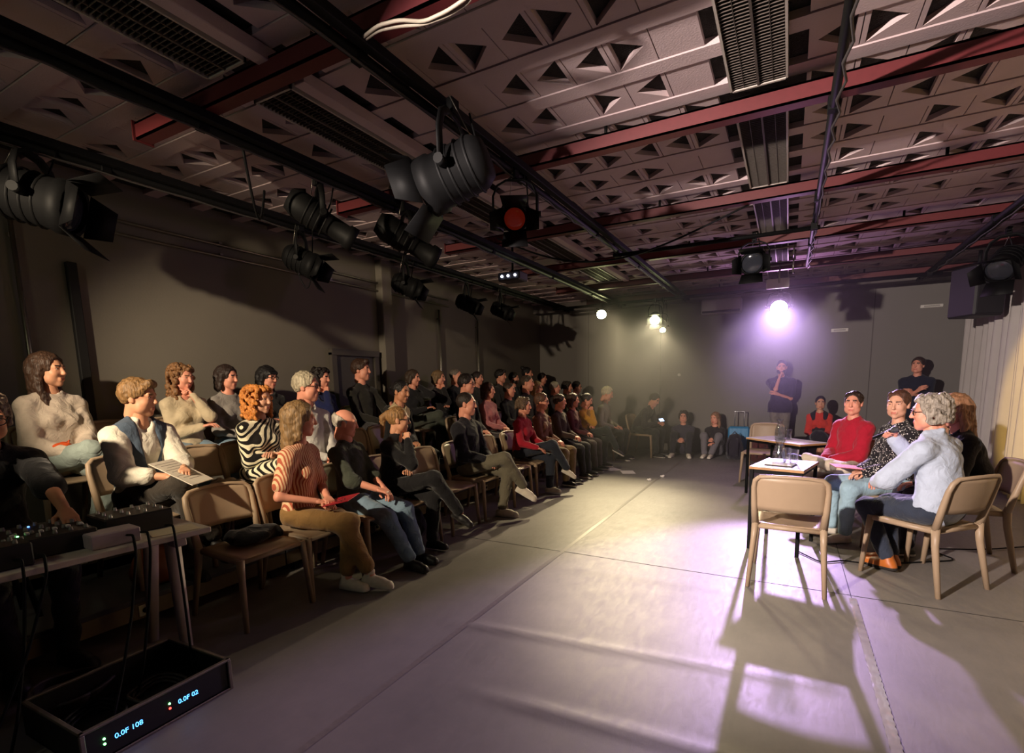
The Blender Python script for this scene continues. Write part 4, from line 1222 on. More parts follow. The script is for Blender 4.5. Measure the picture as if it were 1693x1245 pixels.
# ---------------------------------------------------------------- panel tables
M_TOP = mat('white_laminate', (225, 222, 220), rough=.35, noise=.03); M_EDGE = mat('beech_edge', (176, 132, 88), rough=.5, noise=.2, scale=30)
def small_table(cx, cy, rz, w, d, label, h=.73):
    r = empty('side_table', (cx, cy, 0), math.radians(rz))
    MB().box((-w / 2 + .004, -d / 2 + .004, h - .004), (w / 2 - .004, d / 2 - .004, h), bev=.001).build('table_top', M_TOP, r)
    MB().box((-w / 2, -d / 2, h - .024), (w / 2, d / 2, h - .004), bev=.003).build('top_edge', M_EDGE, r)
    fr = MB()
    for s in (-1, 1): fr.box((s * (w / 2 - .03) - .012, -d / 2 + .02, h - .055), (s * (w / 2 - .03) + .012, d / 2 - .02, h - .024)); fr.box((-w / 2 + .03, s * (d / 2 - .03) - .012, h - .055), (w / 2 - .03, s * (d / 2 - .03) + .012, h - .024))
    fr.build('frame', M_BLACK, r)
    for sx in (-1, 1):
        for sy in (-1, 1):
            MB().box((sx * (w / 2 - .022) - .014, sy * (d / 2 - .022) - .014, 0), (sx * (w / 2 - .022) + .014, sy * (d / 2 - .022) + .014, h - .024), bev=.003).build('leg', M_BLACK, r)
    tag(r, label, 'table', 'small panel tables')
    return r
T1 = (.005, 4.89, -13); T2 = (.0, 6.86, -46)
small_table(*T1, .42, .58, 'small white table with black legs behind the empty panel chair')
small_table(*T2, .86, .42, 'small white table with black legs farther from the camera, beside the man in red')
def thin_glass(name, tint, refl):
    m, t, b = new_mat(name); N = t.nodes; L = t.links; N.remove(b)
    tr = N.new('ShaderNodeBsdfTransparent'); tr.inputs[0].default_value = (*tint, 1)
    gl = N.new('ShaderNodeBsdfGlossy'); gl.inputs['Roughness'].default_value = .03
    lw0 = N.new('ShaderNodeLayerWeight'); lw = N.new('ShaderNodeMapRange'); pw = N.new('ShaderNodeMath'); pw.operation = 'POWER'; pw.inputs[1].default_value = 3.5
    L.new(lw0.outputs['Facing'], pw.inputs[0]); L.new(pw.outputs[0], lw.inputs['Value']); lw.inputs['To Min'].default_value = .11 * refl; lw.inputs['To Max'].default_value = .75
    mx = N.new('ShaderNodeMixShader'); L.new(lw.outputs[0], mx.inputs[0]); L.new(tr.outputs[0], mx.inputs[1]); L.new(gl.outputs[0], mx.inputs[2])
    L.new(mx.outputs[0], N['Material Output'].inputs[0]); return m
M_GLASS = thin_glass('clear_glass', (.93, .95, .96), 1.5); M_WATER = thin_glass('water', (.95, .97, .98), .6)
def carafe(x, y, z, label, h=.2, r0=.045):
    c = empty('carafe', (x, y, z))
    o = [(0, .0), (r0 * .92, 0), (r0 * 1.05, h * .15), (r0, h * .45), (r0 * .62, h * .72), (r0 * .6, h * .85), (r0 * .8, h)]
    i = [(max(0, a - .004), b) for a, b in reversed(o[1:])]; i[-1] = (i[-1][0], .006); i.append((0, .006))
    MB().lathe(o + i, 20).build('glass_body', M_GLASS, c)
    MB().lathe([(0, .008), (r0 * .86, .008), (r0 * .98, h * .15), (r0 * .93, h * .42), (0, h * .42)], 20).build('water', M_WATER, c)
    tag(c, label, 'carafe', 'water carafes on the panel tables')
def tumbler(x, y, z, label, h=.105, r0=.034):
    c = empty('drinking_glass', (x, y, z))
    MB().lathe([(0, 0), (r0 * .85, 0), (r0, h), (r0 - .003, h), (r0 * .85 - .003, .01), (0, .01)], 18).build('glass_body', M_GLASS, c)
    MB().lathe([(0, .012), (r0 * .85 - .005, .012), (r0 * .93 - .004, h * .6), (0, h * .6)], 18).build('water', M_WATER, c)
    tag(c, label, 'glass', 'drinking glasses on the panel tables')
def tl(T, x, y): 
    v = Matrix.Rotation(math.radians(T[2]), 3, 'Z') @ V((x, y, 0)); return T[0] + v.x, T[1] + v.y
carafe(*tl(T1, -.05, .02), .7305, 'water carafe on the near panel table, left of the glass', .21, .055)
tumbler(*tl(T1, .07, .0), .7305, 'half-full drinking glass right of the carafe on the near table', .13, .036)
tumbler(*tl(T1, -.02, .15), .7305, 'drinking glass behind the carafe on the near table', .12, .034)
carafe(*tl(T2, -.12, .02), .7305, 'water carafe on the farther panel table', .24, .05)
tumbler(*tl(T2, .0, -.06), .7305, 'taller drinking glass on the farther panel table', .16, .045)
tumbler(*tl(T2, -.05, .1), .7305, 'drinking glass behind the carafe on the farther table', .12, .034)
def sheet_of(x, y, z, rz, w, d, t, m, name, label, cat, pages=None):
    r = empty(name, (x, y, z), math.radians(rz))
    MB().box((-w / 2, -d / 2, 0), (w / 2, d / 2, t), bev=min(.002, t / 3)).build('cover', m, r)
    if pages: MB().box((-w / 2 + .006, -d / 2 + .006, t), (w / 2 - .006, d / 2 - .006, t + pages), bev=.0005).build('page', mat('paper', (226, 220, 210), rough=.8), r)
    tag(r, label, cat); return r
sheet_of(*tl(T1, -.01, -.10), .731, -13, .22, .16, .008, mat('notebook_dark', (58, 42, 44), rough=.6), 'notebook', 'dark notebook with a paper pad in front of the carafe on the near table', 'notebook', .004)
sheet_of(*tl(T2, .20, .0), .731, -40, .30, .21, .003, mat('paper_pink', (224, 200, 205), rough=.8), 'paper_sheet', 'sheet of paper on the farther panel table', 'paper', .002)

PCH = 'chairs of the panel'
chair(.055, 4.03, 0, -2, 'empty taupe chair with its back to the camera in front of the near table', PCH)
chair(-.28, 7.98, 0, 172, 'empty taupe chair with a lit seat behind the farther panel table', PCH)

# ---------------------------------------------------------------- sound desk at the left
M_LEG = mat('painted_wood_leg', (176, 162, 158), rough=.6, noise=.12, scale=25)
dk = empty('sound_desk', (-3.06, .75, 0), math.radians(-4))
MB().box((-.30, -1.0, .70), (.30, .80, .73), bev=.004).build('desk_top', mat('desk_top_white', (196, 184, 172), rough=.5, noise=.08), dk)
for y in (-.75, .68):
    for s in (-1, 1):
        MB().tube([(s * .12, y, .70), (s * .21, y - .02, 0)], [.034, .024], 8, sx=1.2, sy=.8).build('leg', M_LEG, dk)
    MB().box((-.22, y - .03, .64), (.22, y + .03, .70), bev=.004).build('trestle_bar', M_LEG, dk)
tag(dk, 'white trestle desk covered with sound gear at the left edge', 'desk')
M_GEAR = mat('gear_black', (24, 23, 24), rough=.5, noise=.2); M_GREY = mat('gear_grey', (120, 116, 110), rough=.5, noise=.1); M_REDBOX = mat('gear_red', (120, 22, 26), rough=.5, noise=.1)
def dl(x, y): v = Matrix.Rotation(math.radians(-4), 3, 'Z') @ V((x, y, 0)); return (-3.06 + v.x, .75 + v.y)
def gear(name, x, y, w, d, h, m, label, cat, rz=-4, knobs=(0, 0), kc=None, z0=.7305, faders=0, leds=None):
    px, py = dl(x, y); r = empty(name, (px, py, z0), math.radians(rz))
    MB().box((-w / 2, -d / 2, 0), (w / 2, d / 2, h), bev=.006).build('case', m, r)
    a, b = knobs
    for i in range(a):
        for j in range(b):
            MB().lathe([(.009, 0), (.007, .016), (0, .017)], 10, M=Matrix.Translation((-w / 2 + w * (i + .5) / a, -d / 2 + d * (j + .5) / b, h))).build('knob', kc or M_GREY, r)
    for i in range(faders):
        MB().box((w * .15 - .005, -d / 2 + d * (i + .5) / faders - .008, h), (w * .15 + .015, -d / 2 + d * (i + .5) / faders + .008, h + .014), bev=.003).build('fader', M_WHITE, r)
    if leds:
        for k, (lx, ly, c) in enumerate(leds):
            MB().lathe([(.005, 0), (.004, .004), (0, .005)], 8, M=Matrix.Translation((lx, ly, h))).build('indicator', mat('led_%s' % c, dict(green=(120, 255, 140), blue=(80, 140, 255), red=(255, 60, 50))[c], emit=dict(green=(120, 255, 140), blue=(80, 140, 255), red=(255, 60, 50))[c], es=5), r)
    tag(r, label, cat); return r
gear('audio_interface', -.02, .56, .24, .30, .10, M_GEAR, 'black audio unit with upright silver knobs at the far end of the desk', 'audio unit', knobs=(3, 4), kc=mat('silver_knob', (190, 186, 178), rough=.3, metal=.5))
gear('mixing_console', -.02, .19, .36, .34, .09, M_GEAR, 'black mixing console under the technician\'s hand', 'mixer', knobs=(4, 6), faders=7, leds=((.05, -.1, 'green'), (.06, -.08, 'green'), (-.12, .0, 'blue')))
gear('junction_box', .19, .40, .12, .20, .07, mat('gear_pale', (170, 156, 160), rough=.5), 'pale boxy adapter at the front edge of the desk', 'adapter box')
gear('effects_box', .17, .02, .14, .18, .10, M_GEAR, 'black effects box at the front edge of the desk', 'effects box', knobs=(2, 2))
gear('red_box', .18, -.34, .16, .17, .09, M_REDBOX, 'square dark red box at the front of the desk', 'box')
gear('red_case', -.02, -.20, .22, .30, .10, M_REDBOX, 'flat dark red case lying behind the red box', 'case')
gear('power_adapter', .22, -.16, .07, .14, .04, mat('adapter_white', (200, 190, 178), rough=.5), 'white power adapter next to the red box', 'adapter')
px, py = dl(.12, -.36)
cb = empty('cable_coil', (px, py, .83)); 
for k in range(4): MB().tube([(.05 * math.cos(t) + .008 * k, .035 * math.sin(t), .012 * k + .006 * math.sin(2 * t)) for t in [i * math.pi / 9 for i in range(19)]], .006, 6).build('loop', mat('cable_pale', (206, 196, 180), rough=.6), cb)
tag(cb, 'small coil of white cable lying on the red box', 'cable coil')
sheet_of(*dl(.20, .66), .7308, -14, .15, .21, .002, mat('paper2', (214, 198, 170), rough=.8), 'paper_sheet', 'sheet of paper hanging over the far corner of the desk', 'paper')
for k, (x, y, dx, dy, zz) in enumerate(((.24, .44, .16, -.5, .02), (.24, .50, .02, -.30, .02), (.24, .05, .06, -.3, .02), (.24, .12, .10, -.7, .02), (.22, .62, .12, -.1, .02))):
    a = dl(x, y); b = dl(x + .12 + .02 * k, y + dy * .5)
    pts = [V((a[0], a[1], .77)), V((a[0] + .07, a[1], .78)), V((a[0] + .10, a[1] - .01, .70)), V((a[0] + .09 + dx * .3, a[1] + dy * .15, .42)), V((a[0] + .10 + dx * .6, a[1] + dy * .35, .15)), V((a[0] + .1 + dx, a[1] + dy * .5, .02)), V((a[0] + .05 + dx, a[1] + dy * .7, .012))]
    sm = [pts[0]]
    for i in range(len(pts) - 1):
        for q in range(1, 6): sm.append(pts[i].lerp(pts[i + 1], q / 5))
    sm = [sm[0]] + [(sm[i - 1] + sm[i] * 2 + sm[i + 1]) / 4 for i in range(1, len(sm) - 1)] + [sm[-1]]
    pipe('hanging_cable', sm, .006, M_BLACK, 'black cable hanging from the desk edge down to the floor, ' + ['second from the far corner', 'third from the far corner', 'nearest the red box', 'beside the effects box', 'at the far corner'][k], 'cable', 6)
for c_, v_ in (('red', (255, 60, 50)), ('green', (120, 255, 140))): mat('led_' + c_, v_, emit=v_, es=5)
# rack case on the floor
rk = empty('rack_case', (-2.335, 1.045, 0), math.radians(1.5))
M_CASE = mat('flight_case_black', (20, 19, 20), rough=.55, noise=.25); M_ALU = mat('worn_aluminium', (128, 120, 110), rough=.4, metal=.7, noise=.3, scale=25)
b = MB(); b.box((-.50, -.30, .0), (0, -.285, .15)); b.box((-.50, .285, .0), (0, .30, .15)); b.box((-.50, -.30, .0), (-.485, .30, .15)); b.box((-.50, -.30, 0), (0, .30, .012)); b.build('case_shell', M_CASE, rk)
MB().box((-.016, -.284, .013), (-.006, .284, .148), bev=.002).build('front_panel', M_GEAR, rk)
for (a, c) in (((-.502, -.302, .146), (.002, -.283, .158)), ((-.502, .283, .146), (.002, .302, .158)), ((-.502, -.302, .146), (-.484, .302, .158)), ((-.018, -.302, .146), (.003, .302, .158)), ((-.01, -.302, 0), (.004, .302, .012)), ((-.01, -.304, 0), (.005, -.286, .15)), ((-.01, .286, 0), (.005, .304, .15))):
    MB().box(a, c, bev=.003).build('edge_profile', M_ALU, rk)
def glyphs(txt, ox, oy, s, mt, parent):
    cu = bpy.data.curves.new('display', 'FONT'); cu.body = txt; cu.size = s; cu.extrude = .0006
    o = bpy.data.objects.new('display', cu); me = bpy.data.meshes.new_from_object(o); bpy.data.objects.remove(o)
    me.materials.clear(); me.materials.append(mt)
    q = link(bpy.data.objects.new('display', me), parent); q.location = (-.0055, ox, oy); q.rotation_euler = (math.pi / 2, 0, math.pi / 2)
    return q
M_BLUE = mat('display_blue', (70, 150, 255), emit=(80, 165, 255), es=3.0)
glyphs('0.0F 108', -.19, .066, .030, M_BLUE, rk); glyphs('0.0F 02', .055, .066, .030, M_BLUE, rk)
for (y, c1, c2) in ((-.225, 'green', 'green'), (.02, 'green', 'red')):
    for k, c in enumerate((c1, c2)):
        MB().lathe([(.005, 0), (.004, .004), (0, .005)], 8, M=Matrix.Translation((-.006, y, .09 - .022 * k)) @ Matrix.Rotation(math.pi / 2, 4, 'Y')).build('indicator', mat('led_%s' % c, (120, 255, 140)), rk)
for k in range(3):
    MB().tube([(-.25 + (.09 + .012 * k) * math.cos(t), .10 + (.09 + .012 * k) * math.sin(t), .03 + .012 * k + .008 * math.sin(3 * t)) for t in [i * math.pi / 12 for i in range(25)]], .008, 6).build('coiled_cable', mat('cable_grey', (60, 56, 54)), rk)
    MB().tube([(-.28 + (.10 + .014 * k) * math.cos(t), -.14 + (.08 + .012 * k) * math.sin(t), .03 + .012 * k + .008 * math.sin(3 * t)) for t in [i * math.pi / 12 for i in range(25)]], .008, 6).build('coiled_cable', M_BLACK, rk)
tag(rk, 'open black rack case with blue displays on the floor in the bottom left corner', 'rack case')
o = empty('cable_coil', (-2.98, .95, .03))
for k in range(5): MB().tube([(.16 * math.cos(t) + .01 * k, (.12 + .01 * k) * math.sin(t), .012 * k + .01 * math.sin(2 * t)) for t in [i * math.pi / 12 for i in range(25)]], .009, 6).build('loop', mat('cable_grey', (60, 56, 54)), o)
tag(o, 'coil of grey cable on the floor behind the rack case', 'cable coil')
# leather handbag on the first riser behind the desk
def bag(loc, rz, w, d, h, m, label, name='handbag', strap=True, group=None):
    r = empty(name, loc, math.radians(rz)); S = SDF()
    S.cap((-w / 2 + d * .4, 0, h * .28), (w / 2 - d * .4, 0, h * .28), d * .55, k=.05); S.cap((-w / 2 + d * .5, 0, h * .7), (w / 2 - d * .5, 0, h * .7), d * .38, k=.08); S.ell((0, 0, h * .45), (w / 2, d / 2, h * .45), .05); S.clip((0, 0, 0.0), (0, 0, -1)); S.noise(.006, 24)
    v, f = S.mesh(.014); link(bpy.data.objects.new('body', np_mesh('body', v, f, [m])), r)
    if strap: MB().tube([(-w * .3, 0, h * .8), (-w * .28, .01, h * 1.15), (-w * .1, .015, h * 1.32), (w * .1, .015, h * 1.32), (w * .28, .01, h * 1.15), (w * .3, 0, h * .8)], .010, 8, sx=1.6, sy=.6).build('strap', m, r)
    tag(r, label, 'bag', group); return r
bag((-3.62, 1.72, .2), 80, .34, .16, .26, mat('tan_leather', (150, 80, 42), rough=.4, noise=.3, scale=20), 'tan leather handbag on the riser behind the desk legs')
bag((-2.98, 1.98, .455), 20, .30, .20, .10, mat('black_fabric', (22, 21, 22), rough=.9), 'black folded jacket on the seat of the empty front-row chair', 'folded_jacket', False) if False else None
# ---------------------------------------------------------------- clothing colours
R_ = 'relaxed'
def C(r, g_, b): return cloth('cloth_%d_%d_%d' % (r, g_, b), (r, g_, b))
SH_W = mat('shoe_offwhite', (206, 196, 180), rough=.7, noise=.15, scale=40); SH_B = mat('shoe_black', (26, 24, 24), rough=.5); SH_T = mat('shoe_tan_leather', (178, 98, 40), rough=.45, noise=.25, scale=25)
SO_B = mat('sole_dark', (36, 32, 30), rough=.8); SO_W = mat('sole_white', (205, 198, 188), rough=.7)
BLACK, NAVY, CHAR, JEAN, KHAKI, WHITE = C(26, 25, 27), C(34, 38, 58), C(58, 55, 56), C(112, 134, 152), C(128, 112, 84), C(214, 206, 190)
WR = (lambda loc, rz, w: Matrix.Rotation(-math.radians(rz), 3, 'Z') @ (V(w) - V(loc)))
GA = 'audience members'

def seated(row, uv, P, label, hd=.014, hh=.0065, rz=-90, ch=True, dyh=0.0, chlabel=None, group=GA, dy=None):
    """a listener in one of the rows; uv is where the head shows, the row gives the distance"""
    x = ROWX[row] - .065; z0 = ROWZ[row]
    L = math.radians(P.get('lean', 8)); off = -math.sin(L) * .5 + .06
    hd3 = onx(uv[0], uv[1], x + off)
    y = min(10.35, hd3.y + dyh)
    P = dict(P); P['loc'] = (x, y, z0); P['rz'] = rz
    if row > 0 and P.get('legR') == 'over': P['legR'] = 'overs'
    if 's' not in P: P['s'] = max(.92, min(1.07, (hd3.z - z0 - .543) / .68))
    if callable(P.get('armR', (0,))[0]): P['armR'] = (P['armR'][0](P), *P['armR'][1:])
    if callable(P.get('armL', (0,))[0]): P['armL'] = (P['armL'][0](P), *P['armL'][1:])
    inf = person(P, label, group, hd, hh)
    if ch: chair(ROWX[row], y if dy is None else dy, z0, -90, chlabel or ('taupe chair of the ' + ' '.join(label.split()[:12])), 'audience chairs')
    inf['loc'] = (x, y, z0); inf['rz'] = rz
    return inf
def toworld(inf, p): return Matrix.Translation(inf['root'].location) @ Matrix.Rotation(inf['root'].rotation_euler.z, 4, 'Z') @ V(p)

# ---------------------------------------------------------------- near audience
NEAR = dict(hd=.0105, hh=.005)
a_stripe = seated(0, (492, 694), dict(fem=True, hair='longback', hairc=(128, 100, 66), skin='pink', top=pattern('striped_blouse', 'stripes', (216, 178, 140), (166, 84, 62), 17), topname='blouse', sleeve='short', loose=.006, bottom=C(136, 104, 62), legw=1.02, trlen=.82, cuff=True, shoe=SH_W, shoekind='high',
    twist=22, head=(34, 4, 0), lean=4, armL=(V((-.02, .26, .67)), None, None, 'grip'), armR=(V((.06, .24, .66)), V((1, -.4, -.5)), None, R_),
    legL=((-.02, .40, .088), None, (-.15, 1, 0)), legR=((-.10, .55, .11), None, (-.30, 1, -.1)), kpole=V((0, .7, 1))), 'woman in a striped short-sleeved blouse holding a red booklet in the front row', **NEAR)
a_bald = seated(0, (560, 700), dict(hair='bald', hairc=(176, 168, 156), skin='pink', top=C(62, 66, 56), sleeve='rolled', w=1.06, bottom=JEAN, legw=1.05, shoe=SH_B, sole=SO_B, twist=14, head=(28, 8, 0), lean=13, side=4,
    armL=('lap', None, None, R_), armR=(V((.10, .33, .655)), V((1, -.2, -.5)), None, 'relaxed'), legL=((-.14, .52, .088), None, (-.1, 1, 0)), legR=((.02, .56, .088), None, (.05, 1, 0))), 'balding grey-haired man in dark green shirt and light jeans in the front row', dyh=.10, **NEAR)
a_pony = seated(0, (632, 706), dict(fem=True, hair='pony', hairc=(142, 106, 66), skin='warm', glasses=True, top=BLACK, vneck=.10, bottom=C(24, 23, 25), shoe=SH_B, sole=SO_B, twist=10, head=(28, 4, 0), lean=2, bow=12,
    armL=('crosslow', None, None, R_), armR=('chin', V((.3, .3, -1)), V((1, .2, .2)), 'fist'), legR='over', legL='under'), 'woman with a ponytail and glasses in black with her hand at her chin', dyh=.15, **NEAR)
a_dark = seated(0, (772, 668), dict(hair='crop', hairc=(40, 30, 26), skin='pink', beard=False, top=C(30, 29, 34), loose=.016, bottom=C(104, 98, 82), legw=1.05, shoe=SH_W, head=(22, 2, 0), lean=8, armL=('lap', None, None, R_), armR=('lap', None, None, R_),
    legR='over', legL='under'), 'man with cropped hair in a black coat and khaki trousers with crossed legs', **NEAR)
a_vest = seated(1, (224, 657), dict(hair='quiff', hairc=(128, 96, 60), skin='warm', top=WHITE, sleeve='three', loose=.014, vneck=.05, vest=C(72, 84, 100), vestopen=.07, bottom=C(52, 46, 40), legw=1.12, shoe=SH_B, sole=SO_B, twist=8, head=(30, 6, 0), lean=3, bow=8,
    armL=(V((-.06, .40, .74)), None, None, 'grip'), armR=(V((.02, .36, .70)), V((1, -.5, -.4)), None, 'grip'), legR='over', legL='under'), 'young man in a blue-grey waistcoat over a cream shirt holding a printed sheet', **NEAR)
a_curly = seated(1, (405, 676), dict(fem=True, hair='curly', hairc=(196, 124, 58), skin='fair', top=pattern('swirl_dress', 'swirl', (224, 216, 186), (22, 19, 17), 13), topname='dress', sleeve='three', loose=.006, bottom=pattern('swirl_dress', 'swirl', (224, 216, 186), (22, 19, 17), 13), skirt=True, trlen=.35, shoe=SH_B, sole=SO_B, head=(16, 2, 0), lean=2,
    armL=('crosslow', None, None, R_), armR=('crosslow', None, None, R_), legR='over', legL='under'), 'woman with big ginger curls in a black and cream swirl-patterned dress', dyh=.13, **NEAR)
a_gman = seated(1, (492, 640), dict(hair='short', hairc=(176, 164, 140), skin='pink', glasses=True, top=C(206, 202, 196), collar=True, bottom=CHAR, shoe=SH_B, sole=SO_B, head=(30, 3, 0), lean=6, armL=('lap', None, None, R_), armR=('lap', None, None, R_)), 'grey-haired man with glasses in a white shirt in the second row', dyh=.10, **NEAR)
a_tan = seated(1, (657, 646), dict(fem=True, hair='tied', hairc=(24, 20, 20), skin='tan', top=BLACK, vest=C(186, 166, 128), vestopen=.045, bottom=C(40, 40, 42), shoe=SH_W, head=(4, 8, 0), lean=0, bow=12, armL=('lap', None, None, R_), armR=('lap', None, None, 'grip')), 'black-haired woman in a tan waistcoat looking down in the second row', **NEAR)
a_left = seated(2, (78, 612), dict(fem=True, hair='long', hairc=(66, 46, 34), skin='warm', top=C(196, 180, 164), topname='blouse', loose=.014, bottom=C(140, 152, 146), legw=1.1, shoe=SH_W, twist=6, head=(30, 0, 0), lean=10, armL=('lap', None, None, R_), armR=('lap', None, None, R_), legR='over', legL='under'), 'long-haired woman in a pale blouse in the back row at the left edge', **NEAR)
a_brown = seated(2, (288, 632), dict(fem=True, hair='wavy', hairc=(124, 88, 56), skin='pink', top=C(186, 170, 142), vneck=.04, bottom=C(112, 134, 150), shoe=SH_W, head=(14, 8, 0), lean=6, armL=('chin', V((-.5, .4, -1)), V((-1, .2, .3)), 'fist'), armR=('crosslow', None, None, R_)), 'woman with wavy brown hair in a beige top resting her chin on her fist', dyh=.07, **NEAR)
a_bob = seated(2, (376, 626), dict(fem=True, hair='bob', hairc=(44, 32, 28), skin='pink', top=C(138, 132, 126), bottom=JEAN, shoe=SH_W, head=(20, 4, 0), lean=5, armL=('lap', None, None, R_), armR=('lap', None, None, R_)), 'woman with a dark bob in a grey jumper in the back row', hd=.0125, hh=.006)
a_blk = seated(2, (434, 628), dict(fem=True, hair='fringe', hairc=(22, 19, 20), skin='pink', glasses=True, top=C(30, 29, 30), bottom=BLACK, shoe=SH_B, head=(14, 6, 0), lean=4, armL=('crosslow', None, None, R_), armR=('crosslow', None, None, R_)), 'woman with black fringe and glasses in a dark shirt in the back row', hd=.0125, hh=.006, dyh=.06)
a_dcurl = seated(2, (526, 638), dict(fem=True, hair='wavy', hairc=(30, 22, 20), skin='pink', top=C(28, 34, 74), bottom=BLACK, shoe=SH_B, seed=3, head=(18, 6, 0), lean=2, armL=('lap', None, None, R_), armR=('chin', V((.4, .3, -1)), V((1, .3, .2)), 'fist')), 'woman with dark wavy hair in a navy jumper in the back row', hd=.0125, hh=.006, dyh=.05)
a_behind = seated(2, (545, 622), dict(hair='quiff', hairc=(60, 40, 30), skin='pink', top=C(40, 38, 34), bottom=CHAR, shoe=SH_B, head=(22, 0, 0), lean=10, s=1.07, armL=(V((-.10, .36, .80)), None, None, 'fist'), armR=('lap', None, None, R_)), 'man with dark quiff half hidden behind the woman in navy', hd=.0125, hh=.006, dyh=.52)

# ---------------------------------------------------------------- middle and far audience
MID = dict(hd=.017, hh=.0075); FAR = dict(hd=.021, hh=.0095)
TP = [C(38, 36, 40), C(70, 62, 58), C(52, 46, 44), C(88, 70, 62), C(34, 36, 44), C(104, 92, 80)]
def quick(row, uv, label, fem=False, hair='short', hairc=(50, 38, 30), top=None, bottom=None, q=MID, arms='lap', legs=0, yaw=14, pit=3, lean=6, glasses=False, skin='pink', shoe=None, dyh=0.0, **kw):
    P = dict(fem=fem, hair=hair, hairc=hairc, skin=skin, top=top or TP[0], bottom=bottom or CHAR, shoe=shoe or SH_B, glasses=glasses, head=(yaw, pit, 0), lean=lean, **kw)
    P['armL'], P['armR'] = {'lap': (('lap', None, None, R_), ('lap', None, None, R_)), 'cross': (('crosslow', None, None, R_), ('crosslow', None, None, R_)),
        'chin': (('crosslow', None, None, R_), ('chin', V((.3, .3, -1)), V((1, .2, .2)), 'fist')), 'cheek': (('cheek', V((-.4, .4, -1)), V((-1, .2, .2)), 'grip'), ('crosslow', None, None, R_)),
        'thigh': (('thigh', None, None, R_), ('thigh', None, None, R_))}[arms]
    if legs: P['legR'] = 'over'; P['legL'] = 'under'
    return seated(row, uv, P, label, dyh=dyh, **q)
quick(2, (684, 634), 'bob-haired listener in black resting a cheek on one hand', True, 'bobshort', (64, 50, 40), C(32, 31, 34), C(70, 74, 66), arms='cheek', legs=1)
quick(2, (726, 630), 'listener with pale bob and dark scarf in the back row', True, 'bobshort', (120, 96, 68), C(34, 32, 34), arms='chin')
quick(2, (754, 622), 'grey-haired listener in dark jacket under the conduits in the back row', False, 'thin', (110, 100, 92), C(30, 30, 36), arms='cross')
quick(1, (772, 634), 'dark-haired man with glasses and a light collar in the second row', False, 'short', (34, 26, 24), C(46, 42, 48), collar=True, glasses=True)
quick(1, (808, 655), 'brown-bobbed woman in a dusty pink blouse in the second row', True, 'bob', (74, 48, 38), C(178, 112, 112), C(44, 42, 46), arms='lap', topname='blouse')
quick(2, (828, 622), 'young man with short dark hair rising above the back row', False, 'quiff', (30, 24, 22), C(44, 40, 40))
quick(1, (842, 645), 'man with high forehead in black in the second row', False, 'thin', (60, 46, 38), C(28, 27, 30), arms='lap')
a_red = quick(0, (866, 675), 'woman with short hair in a bright red jumper in the front row', True, 'curlyshort', (104, 84, 66), C(168, 34, 50), C(44, 48, 58), yaw=20, lean=2, shoe=SH_W, arms='thigh', legs=1)
quick(1, (872, 628), 'man with lit forehead behind the bright red jumper', False, 'thin', (70, 56, 46), C(52, 44, 44))
quick(2, (872, 618), 'listener with dark hair bun at the top of the far back row', True, 'bun', (24, 20, 20), C(30, 28, 32))
quick(0, (896, 664), 'woman with glasses and a brown cardigan beyond the red jumper', True, 'short', (96, 66, 50), C(116, 78, 62), C(136, 118, 88), glasses=True, arms='lap')
quick(1, (888, 642), 'blond woman with brightly lit hair in the middle of the far rows', True, 'bob', (186, 150, 100), C(150, 92, 60), q=MID)
quick(2, (897, 628), 'listener in shadow left of the far corner in the back row', False, 'short', (40, 30, 28), C(40, 36, 38), q=FAR)
quick(1, (918, 648), 'silver-haired person in dark grey in the second row', False, 'short', (150, 140, 124), C(48, 42, 44), q=FAR)
quick(0, (926, 668), 'listener in a dark brown coat beside the mustard top', False, 'short', (60, 44, 36), C(66, 50, 44), C(40, 38, 40), q=FAR)
quick(1, (938, 640), 'man with curly dark hair in an olive jacket in the second row', False, 'curlyshort', (44, 34, 30), C(70, 66, 54), q=FAR)
quick(1, (954, 640), 'man with glasses in a checked jacket in the second row at the far end', False, 'short', (36, 28, 26), C(84, 78, 66), glasses=True, q=FAR)
a_must = quick(0, (970, 664), 'woman in a mustard yellow top reading in the front row', True, 'tied', (36, 26, 24), C(196, 142, 44), C(44, 50, 50), yaw=10, pit=22, lean=-4, arms='chin', legs=1, q=FAR)
quick(0, (1002, 650), 'white-haired person in a pale shirt bent over a paper', False, 'short', (190, 178, 150), C(176, 170, 150), C(40, 38, 42), yaw=10, pit=20, lean=-6, q=FAR, arms='thigh')

quick(2, (790, 628), 'shadowed listener with a ponytail in the middle of the back row', True, 'pony', (40, 30, 28), C(44, 40, 44))
quick(2, (850, 626), 'shadowed bearded listener in the far back row', False, 'short', (40, 32, 28), C(40, 40, 46), q=FAR, beard=True)
quick(0, (948, 668), 'listener in a maroon jumper left of the mustard top', True, 'bob', (64, 46, 38), C(92, 44, 48), C(70, 60, 56), q=FAR)
# empty audience chairs
GC = 'audience chairs'
chair(ROWX[0], 1.97, 0, -90, 'empty taupe chair at the near end of the front row', GC)
chair(ROWX[0], 5.36, 0, -90, 'empty taupe chair between the black coat and the bright red jumper', GC)
chair(ROWX[0], 4.10, 0, -90, 'empty taupe chair between the ponytailed woman and the man in the black coat', GC)
chair(ROWX[1], 2.25, .2, -90, 'empty taupe chair right of the man in the waistcoat', GC)
chair(ROWX[1], 3.86, .2, -90, 'empty taupe chair left of the woman in the tan waistcoat', GC)
chair(ROWX[2], 2.05, .4, -90, 'empty taupe chair in the back row beside the woman in the pale blouse', GC)

